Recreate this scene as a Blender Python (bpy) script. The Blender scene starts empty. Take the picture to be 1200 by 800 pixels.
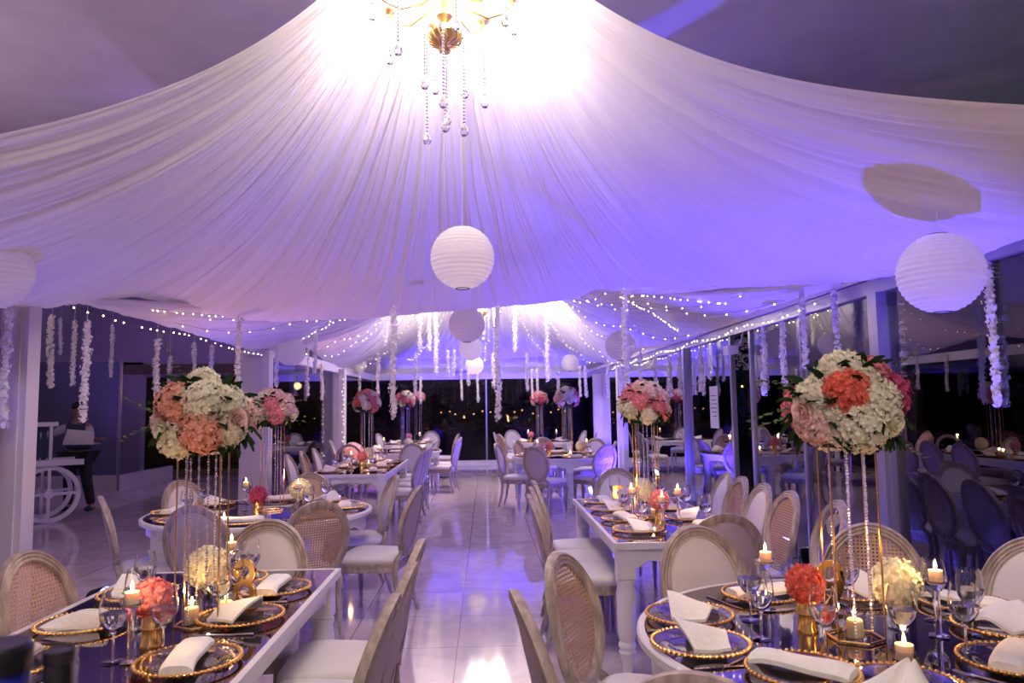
import bpy, bmesh, math, random
from mathutils import Vector, Matrix, noise
from mathutils.bvhtree import BVHTree
PI = math.pi
C = bpy.context.scene.collection
S = bpy.context.scene
# ------------------------------------------------------------------ camera
W_, H_, F_ = 1200, 800, 870.0
CAMH = 1.55
PITCH, YAW, ROLL = math.atan(76/870), math.atan(31/870), 0.0143
cd = bpy.data.cameras.new('camera'); cam = bpy.data.objects.new('camera', cd); C.objects.link(cam)
cd.sensor_width = 36; cd.lens = 36*F_/W_; cd.clip_start = 0.05; cd.clip_end = 200
cd.dof.use_dof = True; cd.dof.focus_distance = 3.8; cd.dof.aperture_fstop = 5.6
RM = Matrix.Rotation(-YAW, 3, 'Z') @ Matrix.Rotation(PI/2+PITCH, 3, 'X') @ Matrix.Rotation(-ROLL, 3, 'Z')
cam.matrix_world = Matrix.Translation((0, 0, CAMH)) @ RM.to_4x4()
S.camera = cam
O = Vector((0, 0, CAMH))
def ray(px, py): return RM @ Vector(((px-600)/F_, (400-py)/F_, -1))
def atz(px, py, z=0.75):                       # point of the place at height z seen there in the photo
    d = ray(px, py); return O + d*((z-CAMH)/d.z)
def aty(px, py, y):                            # point at distance y
    d = ray(px, py); return O + d*(y/d.y)
# ------------------------------------------------------------------ view, world
S.view_settings.view_transform = 'Standard'; S.view_settings.look = 'None'
S.view_settings.exposure = 0.0; S.view_settings.gamma = 1; S.view_settings.use_curve_mapping = False
wd = bpy.data.worlds.new('night'); S.world = wd; wd.use_nodes = True
wd.node_tree.nodes['Background'].inputs[0].default_value = (0.10, 0.08, 0.30, 1)
wd.node_tree.nodes['Background'].inputs[1].default_value = 0.03
# ------------------------------------------------------------------ lights
def aim(o, d): o.rotation_euler = Vector(d).to_track_quat('-Z', 'Y').to_euler()
def lamp(name, kind, loc, col, power, size=0.05, d=None, spot=None, blend=0.6):
    l = bpy.data.lights.new(name, kind); l.color = col; l.energy = power
    if kind == 'AREA': l.size = size
    else: l.shadow_soft_size = size
    if kind == 'SPOT': l.spot_size = math.radians(spot); l.spot_blend = blend
    o = bpy.data.objects.new(name, l); C.objects.link(o); o.location = loc
    if d: aim(o, d)
    return o
WARM = (1.0, 0.85, 0.76); BLUE = (0.09, 0.05, 1.0); PINK = (1.0, 0.72, 0.86); VIOLET = (0.36, 0.16, 1.0)
CH1 = Vector((-0.22, 4.2, 3.68)); CH2 = Vector((-0.05, 15.0, 3.42)); CH0 = Vector((0.2, -1.6, 3.5))
P_CH1, P_CH2, P_CH0 = 140, 340, 250
# ------------------------------------------------------------------ materials
MAT = {}
def nodes(name):
    m = bpy.data.materials.new(name); m.use_nodes = True
    nt = m.node_tree; b = nt.nodes['Principled BSDF']; MAT[name] = m
    return m, nt, b
def setc(b, col, rough=0.5, metal=0.0, **k):
    b.inputs['Base Color'].default_value = (*col, 1); b.inputs['Roughness'].default_value = rough
    b.inputs['Metallic'].default_value = metal
    for a, v in k.items(): b.inputs[a.replace('_', ' ')].default_value = v
def plain(name, col, rough=0.5, metal=0.0, var=0.0, scale=20, bump=0.0, stretch=(1, 1, 1), **k):
    m, nt, b = nodes(name); setc(b, col, rough, metal, **k)
    if var or bump:
        tc = nt.nodes.new('ShaderNodeTexCoord'); mp = nt.nodes.new('ShaderNodeMapping'); n = nt.nodes.new('ShaderNodeTexNoise')
        mp.inputs['Scale'].default_value = stretch; n.inputs['Scale'].default_value = scale; n.inputs['Detail'].default_value = 4
        nt.links.new(tc.outputs['Object'], mp.inputs[0]); nt.links.new(mp.outputs[0], n.inputs['Vector'])
        if var:
            r = nt.nodes.new('ShaderNodeValToRGB'); e = r.color_ramp.elements
            e[0].position = 0.3; e[1].position = 0.7
            e[0].color = (*[c*(1-var) for c in col], 1); e[1].color = (*[min(1, c*(1+var)) for c in col], 1)
            nt.links.new(n.outputs['Fac'], r.inputs[0]); nt.links.new(r.outputs[0], b.inputs['Base Color'])
        if bump:
            bp = nt.nodes.new('ShaderNodeBump'); bp.inputs['Strength'].default_value = bump; bp.inputs['Distance'].default_value = 0.01
            nt.links.new(n.outputs['Fac'], bp.inputs['Height']); nt.links.new(bp.outputs[0], b.inputs['Normal'])
    return m
def emit(name, col, s, sample=False):
    m, nt, b = nodes(name); setc(b, (0, 0, 0), 0.5)
    b.inputs['Emission Color'].default_value = (*col, 1); b.inputs['Emission Strength'].default_value = s
    if not sample: m.cycles.emission_sampling = 'NONE'
    return m
def glassm(name, col=(1, 1, 1), rough=0.0, ior=1.45):
    m, nt, b = nodes(name); setc(b, col, rough); b.inputs['Transmission Weight'].default_value = 1; b.inputs['IOR'].default_value = ior
    return m
def cloth(name, col, trans=0.35, var=0.0):
    m, nt, b = nodes(name); setc(b, col, 0.85)
    if var:
        tc0 = nt.nodes.new('ShaderNodeTexCoord'); n0 = nt.nodes.new('ShaderNodeTexNoise'); n0.inputs['Scale'].default_value = 55; n0.inputs['Detail'].default_value = 2
        r0 = nt.nodes.new('ShaderNodeValToRGB'); e = r0.color_ramp.elements; e[0].position = 0.35; e[1].position = 0.65
        e[0].color = (*[c*(1-var)**(1.6 if c < max(col)*.9 else 1) for c in col], 1); e[1].color = (*[min(1, c*(1+var*.5)+.04*var) for c in col], 1)
        nt.links.new(tc0.outputs['Object'], n0.inputs['Vector']); nt.links.new(n0.outputs['Fac'], r0.inputs[0]); nt.links.new(r0.outputs[0], b.inputs['Base Color'])
    b.inputs['Specular IOR Level'].default_value = 0.15
    t = nt.nodes.new('ShaderNodeBsdfTranslucent'); t.inputs[0].default_value = (*col, 1)
    mx = nt.nodes.new('ShaderNodeMixShader'); mx.inputs[0].default_value = trans
    tc = nt.nodes.new('ShaderNodeTexCoord'); n = nt.nodes.new('ShaderNodeTexNoise'); n.inputs['Scale'].default_value = 9
    bp = nt.nodes.new('ShaderNodeBump'); bp.inputs['Strength'].default_value = 0.12; bp.inputs['Distance'].default_value = 0.02
    nt.links.new(tc.outputs['Object'], n.inputs['Vector']); nt.links.new(n.outputs['Fac'], bp.inputs['Height'])
    nt.links.new(bp.outputs[0], b.inputs['Normal'])
    nt.links.new(b.outputs[0], mx.inputs[1]); nt.links.new(t.outputs[0], mx.inputs[2])
    nt.links.new(mx.outputs[0], nt.nodes['Material Output'].inputs['Surface'])
    return m
cloth('drape', (0.88, 0.85, 0.86), 0.30)
cloth('petal_white', (0.92, 0.87, 0.70), 0.25, .25)
cloth('petal_bright', (0.92, 0.90, 0.86), 0.45)
cloth('petal_peach', (0.97, 0.50, 0.36), 0.25, .3)
cloth('petal_coral', (0.95, 0.20, 0.13), 0.25, .4)
cloth('petal_pink', (0.95, 0.34, 0.38), 0.25, .35)
cloth('petal_magenta', (0.55, 0.08, 0.22), 0.2, .5)
cloth('petal_blush', (0.92, 0.68, 0.62), 0.25, .25)
cloth('leaf', (0.018, 0.045, 0.014), 0.12)
cloth('leaf_pale', (0.15, 0.20, 0.09), 0.15)
cloth('leaf_night', (0.012, 0.03, 0.012), 0.15)
cloth('paper', (0.95, 0.93, 0.90), 0.70)
plain('tent_roof', (0.80, 0.76, 0.78), 0.9, var=0.08, scale=1.5)
plain('wood', (0.38, 0.31, 0.26), 0.45, var=0.38, scale=30, bump=0.15, stretch=(1, 1, 0.25))
plain('upholstery', (0.70, 0.66, 0.64), 0.5, var=0.03, scale=120, bump=0.1)
plain('back_cloth', (0.52, 0.44, 0.46), 0.7, var=0.04, scale=90, bump=0.1)
plain('piping', (0.55, 0.50, 0.47), 0.6)
plain('white_paint', (0.78, 0.76, 0.76), 0.3, var=0.02, scale=8)
plain('column_paint', (0.66, 0.60, 0.64), 0.45, var=0.02, scale=5)
plain('wall_paint', (0.30, 0.25, 0.38), 0.7, var=0.03, scale=4)
plain('table_mirror', (0.23, 0.19, 0.24), 0.035, 1.0)
plain('gold', (0.95, 0.60, 0.20), 0.20, 1.0)
plain('antique_gold', (0.72, 0.52, 0.22), 0.32, 1.0)
plain('bead', (0.92, 0.90, 0.96), 0.12, 0.9)
plain('steel', (0.75, 0.74, 0.76), 0.12, 1.0)
plain('dark_metal', (0.05, 0.05, 0.06), 0.35, 0.8)
plain('napkin', (0.90, 0.88, 0.80), 0.75, var=0.04, scale=60, bump=0.25)
plain('wax', (0.95, 0.80, 0.52), 0.4, Subsurface_Weight=0.4)
plain('black', (0.012, 0.011, 0.014), 0.25)
plain('dark_blue_glass', (0.02, 0.03, 0.30), 0.1)
plain('aluminium', (0.36, 0.34, 0.44), 0.35, 0.6)
plain('night_ground', (0.03, 0.035, 0.03), 0.9, var=0.3, scale=3)
plain('bark', (0.05, 0.04, 0.03), 0.9, var=0.3, scale=12)
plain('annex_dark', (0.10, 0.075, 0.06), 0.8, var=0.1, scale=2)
plain('annex_panel', (0.13, 0.13, 0.22), 0.15, var=0.05, scale=1)
plain('skin', (0.30, 0.16, 0.11), 0.6, var=0.06, scale=20)
plain('hair', (0.012, 0.009, 0.008), 0.6)
plain('shirt', (0.50, 0.48, 0.58), 0.8)
plain('vest', (0.03, 0.05, 0.08), 0.7)
plain('trousers', (0.012, 0.012, 0.016), 0.7)
plain('sign_paper', (0.75, 0.74, 0.78), 0.6)
plain('sign_ink', (0.05, 0.05, 0.10), 0.6)
plain('cable', (0.03, 0.03, 0.03), 0.6)
plain('rug', (0.03, 0.02, 0.05), 0.95, var=0.2, scale=40, bump=0.3)
emit('flame', (1.0, 0.62, 0.22), 28)
emit('bulb_warm', (1.0, 0.80, 0.52), 14)
emit('bulb_amber', (1.0, 0.55, 0.12), 9)
emit('chandelier_bulb', (1.0, 0.90, 0.78), 120)
emit('added_pink_led', (1.0, .35, .5), 20)  # LED face of the added pink and violet uplights
emit('blue_led', (0.25, 0.25, 1.0), 60)
glassm('glass'); glassm('water', (0.97, 0.98, 1), 0, 1.33); glassm('crystal', (1, 1, 1), 0, 1.6)
glassm('acrylic', (0.92, 0.90, 0.95), 0.02, 1.3)
def thin_glass(name, tint, boost):
    m, nt, b = nodes(name)
    g = nt.nodes.new('ShaderNodeBsdfGlossy'); g.inputs['Roughness'].default_value = 0.0; g.inputs[0].default_value = (1, 1, 1, 1)
    t = nt.nodes.new('ShaderNodeBsdfTransparent'); t.inputs[0].default_value = (*tint, 1)
    fr = nt.nodes.new('ShaderNodeFresnel'); fr.inputs[0].default_value = 1.5
    mu = nt.nodes.new('ShaderNodeMath'); mu.operation = 'MULTIPLY'; mu.inputs[1].default_value = boost; mu.use_clamp = True
    mx = nt.nodes.new('ShaderNodeMixShader')
    nt.links.new(fr.outputs[0], mu.inputs[0]); nt.links.new(mu.outputs[0], mx.inputs[0])
    nt.links.new(t.outputs[0], mx.inputs[1]); nt.links.new(g.outputs[0], mx.inputs[2])
    nt.links.new(mx.outputs[0], nt.nodes['Material Output'].inputs['Surface'])
thin_glass('pane', (0.62, 0.62, 0.70), 2.0); thin_glass('pane_far', (0.5, 0.5, 0.6), 0.7)
def cane():
    m, nt, b = nodes('cane'); setc(b, (0.52, 0.33, 0.21), 0.5)
    uv = nt.nodes.new('ShaderNodeTexCoord'); sx = nt.nodes.new('ShaderNodeSeparateXYZ'); nt.links.new(uv.outputs['Object'], sx.inputs[0])
    def band(axis):
        a = nt.nodes.new('ShaderNodeMath'); a.operation = 'MULTIPLY'; a.inputs[1].default_value = 1/0.0165
        nt.links.new(sx.outputs[axis], a.inputs[0])
        f = nt.nodes.new('ShaderNodeMath'); f.operation = 'FRACT'; nt.links.new(a.outputs[0], f.inputs[0])
        s = nt.nodes.new('ShaderNodeMath'); s.operation = 'SUBTRACT'; s.inputs[1].default_value = 0.5; nt.links.new(f.outputs[0], s.inputs[0])
        q = nt.nodes.new('ShaderNodeMath'); q.operation = 'POWER'; q.inputs[1].default_value = 2; nt.links.new(s.outputs[0], q.inputs[0])
        return q
    ad = nt.nodes.new('ShaderNodeMath'); ad.operation = 'ADD'
    nt.links.new(band('X').outputs[0], ad.inputs[0]); nt.links.new(band('Z').outputs[0], ad.inputs[1])
    lt = nt.nodes.new('ShaderNodeMath'); lt.operation = 'LESS_THAN'; lt.inputs[1].default_value = 0.075
    nt.links.new(ad.outputs[0], lt.inputs[0])
    t = nt.nodes.new('ShaderNodeBsdfTransparent'); mx = nt.nodes.new('ShaderNodeMixShader')
    nt.links.new(lt.outputs[0], mx.inputs[0]); nt.links.new(b.outputs[0], mx.inputs[1]); nt.links.new(t.outputs[0], mx.inputs[2])
    nt.links.new(mx.outputs[0], nt.nodes['Material Output'].inputs['Surface'])
cane()
def floor_mat():
    m, nt, b = nodes('floor_tile'); b.inputs['Roughness'].default_value = 0.07; b.inputs['IOR'].default_value = 1.5
    tc = nt.nodes.new('ShaderNodeTexCoord'); mp = nt.nodes.new('ShaderNodeMapping'); mp.inputs['Location'].default_value = (0.205, -4.25, 0)
    nt.links.new(tc.outputs['Object'], mp.inputs[0])
    br = nt.nodes.new('ShaderNodeTexBrick'); br.offset = 0.0; br.squash = 1.0
    for k, v in {'Scale': 1.0, 'Mortar Size': 0.003, 'Mortar Smooth': 0.1, 'Bias': 0, 'Brick Width': 0.73, 'Row Height': 0.73}.items(): br.inputs[k].default_value = v
    br.inputs['Color1'].default_value = (0.64, 0.54, 0.57, 1); br.inputs['Color2'].default_value = (0.69, 0.58, 0.61, 1); br.inputs['Mortar'].default_value = (0.16, 0.13, 0.14, 1)
    nt.links.new(mp.outputs[0], br.inputs['Vector'])
    n = nt.nodes.new('ShaderNodeTexNoise'); n.inputs['Scale'].default_value = 3; n.inputs['Detail'].default_value = 6; n.inputs['Distortion'].default_value = 1.5
    nt.links.new(tc.outputs['Object'], n.inputs['Vector'])
    mx = nt.nodes.new('ShaderNodeMix'); mx.data_type = 'RGBA'; mx.blend_type = 'MULTIPLY'
    r = nt.nodes.new('ShaderNodeValToRGB'); r.color_ramp.elements[0].color = (0.82, 0.80, 0.80, 1); r.color_ramp.elements[1].color = (1, 1, 1, 1)
    r.color_ramp.elements[0].position = 0.35; r.color_ramp.elements[1].position = 0.6
    nt.links.new(n.outputs['Fac'], r.inputs[0]); mx.inputs[0].default_value = 1.0
    nt.links.new(br.outputs['Color'], mx.inputs[6]); nt.links.new(r.outputs[0], mx.inputs[7]); nt.links.new(mx.outputs[2], b.inputs['Base Color'])
floor_mat()
# ------------------------------------------------------------------ mesh builder
class MB:
    def __init__(s): s.v = []; s.f = []; s.smooth = True
    def add(s, vs, fs, M=None):
        o = len(s.v)
        s.v += [tuple(M @ Vector(p)) if M else tuple(p) for p in vs]
        s.f += [tuple(i+o for i in f) for f in fs]; return s
    def box(s, c, d, M=None):
        x, y, z = [k/2 for k in d]; cx, cy, cz = c
        vs = [(cx+a*x, cy+b*y, cz+e*z) for e in (-1, 1) for b in (-1, 1) for a in (-1, 1)]
        return s.add(vs, [(0, 2, 3, 1), (4, 5, 7, 6), (0, 1, 5, 4), (2, 6, 7, 3), (0, 4, 6, 2), (1, 3, 7, 5)], M)
    def span(s, a, b, M=None):
        return s.box([(p+q)/2 for p, q in zip(a, b)], [abs(q-p) for p, q in zip(a, b)], M)
    def lathe(s, prof, n=20, M=None, c=(0, 0, 0), closed=False):
        vs = []; fs = []; k = len(prof)
        for (r, z) in prof:
            for i in range(n): a = 2*PI*i/n; vs.append((c[0]+r*math.cos(a), c[1]+r*math.sin(a), c[2]+z))
        for j in range(k-1 + (1 if closed else 0)):
            j2 = (j+1) % k
            for i in range(n): fs.append((j*n+i, j*n+(i+1) % n, j2*n+(i+1) % n, j2*n+i))
        if not closed:
            if prof[0][0] > 1e-5: fs.append(tuple(range(n-1, -1, -1)))
            if prof[-1][0] > 1e-5: fs.append(tuple((k-1)*n+i for i in range(n)))
        return s.add(vs, fs, M)
    def tube(s, pts, r, n=8, M=None, closed=False, caps=True):
        pts = [Vector(p) for p in pts]; m = len(pts); vs = []; fs = []
        rr = r if isinstance(r, (list, tuple)) else [r]*m
        up = None
        for i, p in enumerate(pts):
            if closed: t = pts[(i+1) % m]-pts[i-1]
            else: t = pts[min(i+1, m-1)]-pts[max(i-1, 0)]
            t.normalize()
            if up is None: up = Vector((0, 0, 1)) if abs(t.z) < 0.9 else Vector((1, 0, 0))
            b = t.cross(up)
            if b.length < 1e-4: b = t.cross(Vector((0, 1, 0)))
            b.normalize(); up = b.cross(t)
            for k in range(n): a = 2*PI*k/n; vs.append(p+(b*math.cos(a)+up*math.sin(a))*rr[i])
        for i in range(m if closed else m-1):
            j = (i+1) % m
            for k in range(n): fs.append((i*n+k, i*n+(k+1) % n, j*n+(k+1) % n, j*n+k))
        if not closed and caps: fs.append(tuple(range(n-1, -1, -1))); fs.append(tuple((m-1)*n+k for k in range(n)))
        return s.add(vs, fs, M)
    def ball(s, c, r, n=10, m=6, M=None):
        if not isinstance(r, (tuple, list)): r = (r, r, r)
        vs = [(c[0], c[1], c[2]-r[2])]; fs = []
        for j in range(1, m):
            t = PI*j/m-PI/2
            for i in range(n): a = 2*PI*i/n; vs.append((c[0]+r[0]*math.cos(t)*math.cos(a), c[1]+r[1]*math.cos(t)*math.sin(a), c[2]+r[2]*math.sin(t)))
        vs.append((c[0], c[1], c[2]+r[2])); L = len(vs)-1
        for i in range(n):
            fs.append((0, 1+(i+1) % n, 1+i)); fs.append((L, L-n+i, L-n+(i+1) % n))
            for j in range(m-2): a = 1+j*n; fs.append((a+i, a+(i+1) % n, a+n+(i+1) % n, a+n+i))
        return s.add(vs, fs, M)
    def loft(s, rings, M=None, closed=True, caps=True):
        n = len(rings[0]); vs = [p for r in rings for p in r]; fs = []
        for j in range(len(rings)-1):
            for i in range(n if closed else n-1): fs.append((j*n+i, j*n+(i+1) % n, (j+1)*n+(i+1) % n, (j+1)*n+i))
        if caps: fs.append(tuple(range(n-1, -1, -1))); fs.append(tuple((len(rings)-1)*n+i for i in range(n)))
        return s.add(vs, fs, M)
    def build(s, name, mat, parent=None, flat=False, M=None):
        me = bpy.data.meshes.new(name); me.from_pydata(s.v, [], s.f)
        me.materials.append(MAT[mat]); me.polygons.foreach_set('use_smooth', [not flat]*len(s.f)); me.update()
        if not flat and len(s.f) < 40000:
            try: me.set_sharp_from_angle(angle=math.radians(38))
            except Exception: pass
        o = bpy.data.objects.new(name, me); C.objects.link(o)
        if parent: o.parent = parent
        return o
def tag(o, label, cat, group=None, kind=None):
    if label: o['label'] = label
    if cat: o['category'] = cat
    if group: o['group'] = group
    if kind: o['kind'] = kind
    return o
def thing(name, label=None, cat=None, loc=(0, 0, 0), rz=0, group=None):
    o = bpy.data.objects.new(name, None); C.objects.link(o); o.empty_display_size = 0.1
    o.location = loc; o.rotation_euler = (0, 0, rz); return tag(o, label, cat, group)
KIDS = {}
def copy_tree(o, parent=None):
    c = o.copy(); C.objects.link(c)
    if parent: c.parent = parent
    for ch in list(o.children): copy_tree(ch, c)
    return c
used = set()
def place(proto, loc, rz, label, group=None, cat=None):
    o = proto if proto.name not in used else copy_tree(proto)
    used.add(o.name); used.add(proto.name)
    o.location = loc; o.rotation_euler = (0, 0, rz); o['label'] = label
    if group: o['group'] = group
    if cat: o['category'] = cat
    return o
def struct(name, mb, mat, flat=True, label=None):
    o = mb.build(name, mat, None, flat); o['kind'] = 'structure'
    o['label'] = label or STR.get(name, name.replace('_', ' ')); o['category'] = name.split('_')[0]
    return o
STR = {}
# ================================================================== SETTING
XR, XL, YB, TH = 2.80, -3.10, 20.2, 2.36
m = MB(); m.span((-12, -4, -0.1), (XR+0.08, YB+0.1, 0)); struct('floor', m, 'floor_tile', label='glossy pale marble tile floor of the dining marquee')
# tent roof (pale membrane above the drapes)
m = MB(); m.span((-9.4, -4, 4.95), (7.5, 21, 5.0)); struct('ceiling', m, 'tent_roof', label='plain grey tent roof membrane above the drapes')
m = MB(); m.span((-9.4, YB, TH+0.1), (7.5, YB+0.1, 4.95)); struct('wall_back_upper', m, 'tent_roof', label='blue lit tent gable above the far glass wall')
m = MB(); m.span((-9.4, -4.1, 0), (7.5, -4, 5)); struct('wall_front', m, 'wall_paint', label='wall behind the camera')
m = MB(); m.span((XL-0.20, -4, 0), (XL-0.04, 4.9, TH+0.6)); struct('wall_left', m, 'wall_paint', label='violet lit wall panel left of the nearest white column')
# head beams
def beam(name, a, b, mat, label): mm = MB(); mm.span(a, b); struct(name, mm, mat, label=label)
beam('trim_1', (XR-0.05, -4, TH-0.05), (XR+0.09, YB, TH+0.05), 'aluminium', 'metal head beam along the top of the right glass wall')
beam('trim_2', (XR-0.08, -4, TH+0.06), (XR+0.09, YB, TH+0.13), 'column_paint', 'upper gutter rail over the right glass wall')
beam('trim_3', (XL-0.12, 10.0, TH-0.08), (XL+0.1, YB, TH+0.08), 'column_paint', 'white head beam between the far left columns')
beam('trim_4', (XL, YB-0.08, TH-0.06), (XR, YB+0.08, TH+0.1), 'column_paint', 'blue lit head beam above the far glass wall')
beam('trim_5', (XL, YB-0.12, 0), (XR, YB+0.08, 0.12), 'white_paint', 'low white kerb at the foot of the far glass wall')
beam('trim_6', (XR-0.05, -4, 0), (XR+0.07, YB, 0.05), 'aluminium', 'metal sill at the foot of the right glass wall')
# white columns
def column(n, x0, x1, y0, y1, label, mat='column_paint', top=TH):
    mm = MB(); mm.span((x0, y0, 0), (x1, y1, top)); c = 0.012
    mm.span((x0-c, y0-c, 0), (x1+c, y1+c, 0.1))
    mm.span((x0+(x1-x0)*0.25, y0-0.012, 0.12), (x0+(x1-x0)*0.75, y0, top-0.1))
    struct(n, mm, mat, label=label)
column('trim_7', -3.24, -3.06, 5.06, 5.2, 'nearest white column on the left, beside the purple wall')
column('trim_8', -3.3, -2.92, 10.1, 10.3, 'second white column on the left, behind the round table')
column('trim_9', -3.24, -2.88, 15.2, 15.45, 'third white column on the left, with fairy lights beside it')
column('trim_10', 2.72, 2.86, 5.04, 5.16, 'nearest post of the right glass wall', 'aluminium', TH-0.05)
column('trim_11', 2.74, 2.84, 10.2, 10.3, 'slim metal post midway along the right glass wall', 'aluminium', TH-0.05)
column('trim_12', 2.70, 2.95, 15.2, 15.4, 'third post of the right glass wall, blue lit', 'column_paint', TH-0.05)
column('trim_13', 2.60, 2.95, 17.9, 18.1, 'white column at the far right corner, blue lit', 'column_paint', TH-0.05)
# panes
def pane(n, a, b, label):
    mm = MB(); mm.span(a, b); struct(n, mm, 'pane_far' if n in ('window_6', 'window_7', 'window_8', 'window_9') else 'pane', label=label)
pane('window_1', (XR-0.004, -1.0, 0.05), (XR+0.004, 5.04, TH-0.05), 'nearest clear pane of the right glass wall')
pane('window_2', (XR-0.004, 5.16, 0.05), (XR+0.004, 7.7, TH-0.05), 'pane of the right glass wall behind the second table')
pane('window_3', (XR-0.004, 8.35, 0.05), (XR+0.004, 10.2, TH-0.05), 'pane of the right glass wall carrying the white notice')
pane('window_4', (XR-0.004, 10.3, 0.05), (XR+0.004, 15.2, TH-0.05), 'far pane of the right glass wall')
pane('window_5', (XR-0.004, 15.4, 0.05), (XR+0.004, 17.9, TH-0.05), 'last pane of the right glass wall')
pane('window_6', (XL+0.1, YB-0.004, 0.12), (-0.02, YB+0.004, TH-0.06), 'left pane of the far glass wall')
pane('window_7', (0.02, YB-0.004, 0.12), (XR, YB+0.004, TH-0.06), 'right pane of the far glass wall')
pane('window_8', (XL-0.004, 10.3, 0.05), (XL+0.004, 15.2, TH-0.08), 'dark pane between the second and third left columns')
pane('window_9', (XL-0.004, 15.45, 0.05), (XL+0.004, YB, TH-0.08), 'dark pane beyond the third left column')
beam('trim_14', (-0.02, YB-0.03, 0.1), (0.02, YB+0.03, TH), 'aluminium', 'thin mullion in the middle of the far glass wall')
beam('trim_15', (XR-0.025, 7.68, 0), (XR+0.025, 7.74, TH), 'aluminium', 'near jamb of the open doorway in the right wall')
beam('trim_16', (XR-0.025, 8.31, 0), (XR+0.025, 8.37, TH), 'aluminium', 'far jamb of the open doorway in the right wall')
beam('trim_17', (XR-0.02, 6.45, 0), (XR+0.02, 6.48, TH), 'aluminium', 'thin mullion behind the second table')
# annex on the left
m = MB(); m.span((-9.4, 17.6, 2.62), (-3.3, 17.8, 4.95)); m.span((-8.6, 17.6, 0), (-8.0, 17.8, 2.7)); struct('wall_annex_back', m, 'wall_paint', label='purple lit wall above the opening of the side room')
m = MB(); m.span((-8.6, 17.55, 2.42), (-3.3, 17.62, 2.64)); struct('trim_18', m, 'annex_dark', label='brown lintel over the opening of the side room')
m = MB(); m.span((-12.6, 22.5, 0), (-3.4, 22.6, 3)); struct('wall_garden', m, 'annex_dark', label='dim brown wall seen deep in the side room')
m = MB(); m.span((-9.2, 15.0, 0.32), (-7.25, 15.03, 2.55)); struct('window_10', m, 'annex_panel', label='dark glossy glass panel behind the white cart')
m = MB(); m.span((-7.27, 14.97, 0), (-7.23, 15.05, 2.55)); struct('trim_19', m, 'aluminium', label='thin metal edge of the dark glass panel')
m = MB(); m.span((-9.2, 14.96, 0), (-7.25, 15.06, 0.32)); m.span((-7.35, 15.0, 0), (-7.25, 17.6, 0.3)); struct('baseboard_annex', m, 'column_paint', label='white plinth under the dark glass panel')
m = MB(); m.span((-9.4, -4, 0), (-9.3, 17.7, 4.95)); struct('wall_annex_left', m, 'wall_paint', label='far left wall of the side room')
# outside ground
m = MB(); m.span((XR+0.1, -4, -0.12), (30, 60, -0.02)); m.span((-30, YB+0.1, -0.12), (XR+0.1, 60, -0.02)); struct('ground', m, 'night_ground', label='dark night garden ground beyond the glass')
# ------------------------------------------------------------------ draped canopies
def catmull(P, n, closed=False):
    out = []; L = len(P); segs = L if closed else L-1
    for s in range(segs):
        g = lambda i: Vector(P[i % L]) if closed else Vector(P[max(0, min(L-1, i))])
        a, b, c, d = g(s-1), g(s), g(s+1), g(s+2)
        k = max(2, int(n/segs))
        for i in range(k):
            t = i/k
            out.append(0.5*((2*b)+(c-a)*t+(2*a-5*b+4*c-d)*t*t+(3*b-a-3*c+d)*t**3))
    if not closed: out.append(Vector(P[-1]))
    return out
def pleat(u, seed, w):
    """fold height at arc length w: several frequencies, sharp creases"""
    s = 0
    for k, (f, a) in enumerate(((3.1, 0.5), (7.3, 0.8), (13.7, 0.6), (26.0, 0.34), (47, 0.14))):
        x = w*f + 2.2*noise.noise(Vector((w*0.9+seed*7+k*3, seed, k)))
        s += a*(abs(math.sin(x+k*1.7))**0.7-0.6)
    return s
def canopy(name, peak, hem, nu, nt, p, amp, seed, label, closed=False, r0=0.16, hang=1.0):
    Q = catmull(hem, nu, closed); N = len(Q); P = Vector(peak)
    cen = Vector((P.x, P.y, 0)); V = []; Fc = []
    arc = [0]
    for i in range(1, N): arc.append(arc[-1]+(Q[i]-Q[i-1]).length)
    for i, q in enumerate(Q):
        d = Vector((q.x-P.x, q.y-P.y, 0)); L = d.length; d.normalize()
        tan = Vector((-d.y, d.x, 0)); pr = P + d*r0
        fold = pleat(i/N, seed, arc[i])
        fold2 = pleat(i/N, seed+5, arc[i])
        for j in range(nt+1):
            t = j/nt
            x = pr.x+(q.x-pr.x)*t; y = pr.y+(q.y-pr.y)*t
            g = (math.exp(-2.3*t*p/1.9)-math.exp(-2.3*p/1.9))/(1-math.exp(-2.3*p/1.9))
            z = q.z+(pr.z-q.z)*g
            fm = fold*(1-t)+fold2*t if False else fold+0.5*(fold2-fold)*t
            k = amp*min(1, t*6+0.25)*(1-0.25*t-0.5*t**6)
            a = fm*k
            # folds displace along the surface normal (down + outward near the peak)
            nz = 0.55+0.45*t; nr = 1-nz
            wob = 0.012*math.sin(arc[i]*9+t*14+seed)
            V.append((x-d.x*a*nr+tan.x*(wob+a*0.5), y-d.y*a*nr+tan.y*(wob+a*0.5), z-a*nz))
    for i in range(N if closed else N-1):
        i2 = (i+1) % N
        for j in range(nt): a = i*(nt+1)+j; b = i2*(nt+1)+j; Fc.append((a, b, b+1, a+1))
    mb = MB(); mb.add(V, Fc); o = mb.build(name, 'drape')
    tag(o, label, 'drape')
    return o, BVHTree.FromPolygons([Vector(v) for v in V], Fc), V, N, nt+1
PK1 = (-0.20, 4.35, 4.75)
HEM1 = [(-3.15, 2.3, 2.30), (-3.12, 3.8, 2.22), (-3.10, 5.15, 2.27), (-2.95, 6.4, 2.52), (-2.42, 7.3, 2.44), (-1.46, 7.5, 2.45), (-0.25, 7.55, 2.54), (0.78, 7.5, 2.62),
        (1.28, 7.4, 2.74), (2.2, 6.6, 2.60), (2.74, 5.2, 2.42), (2.80, 3.9, 2.34), (2.85, 2.2, 2.50)]
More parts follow.
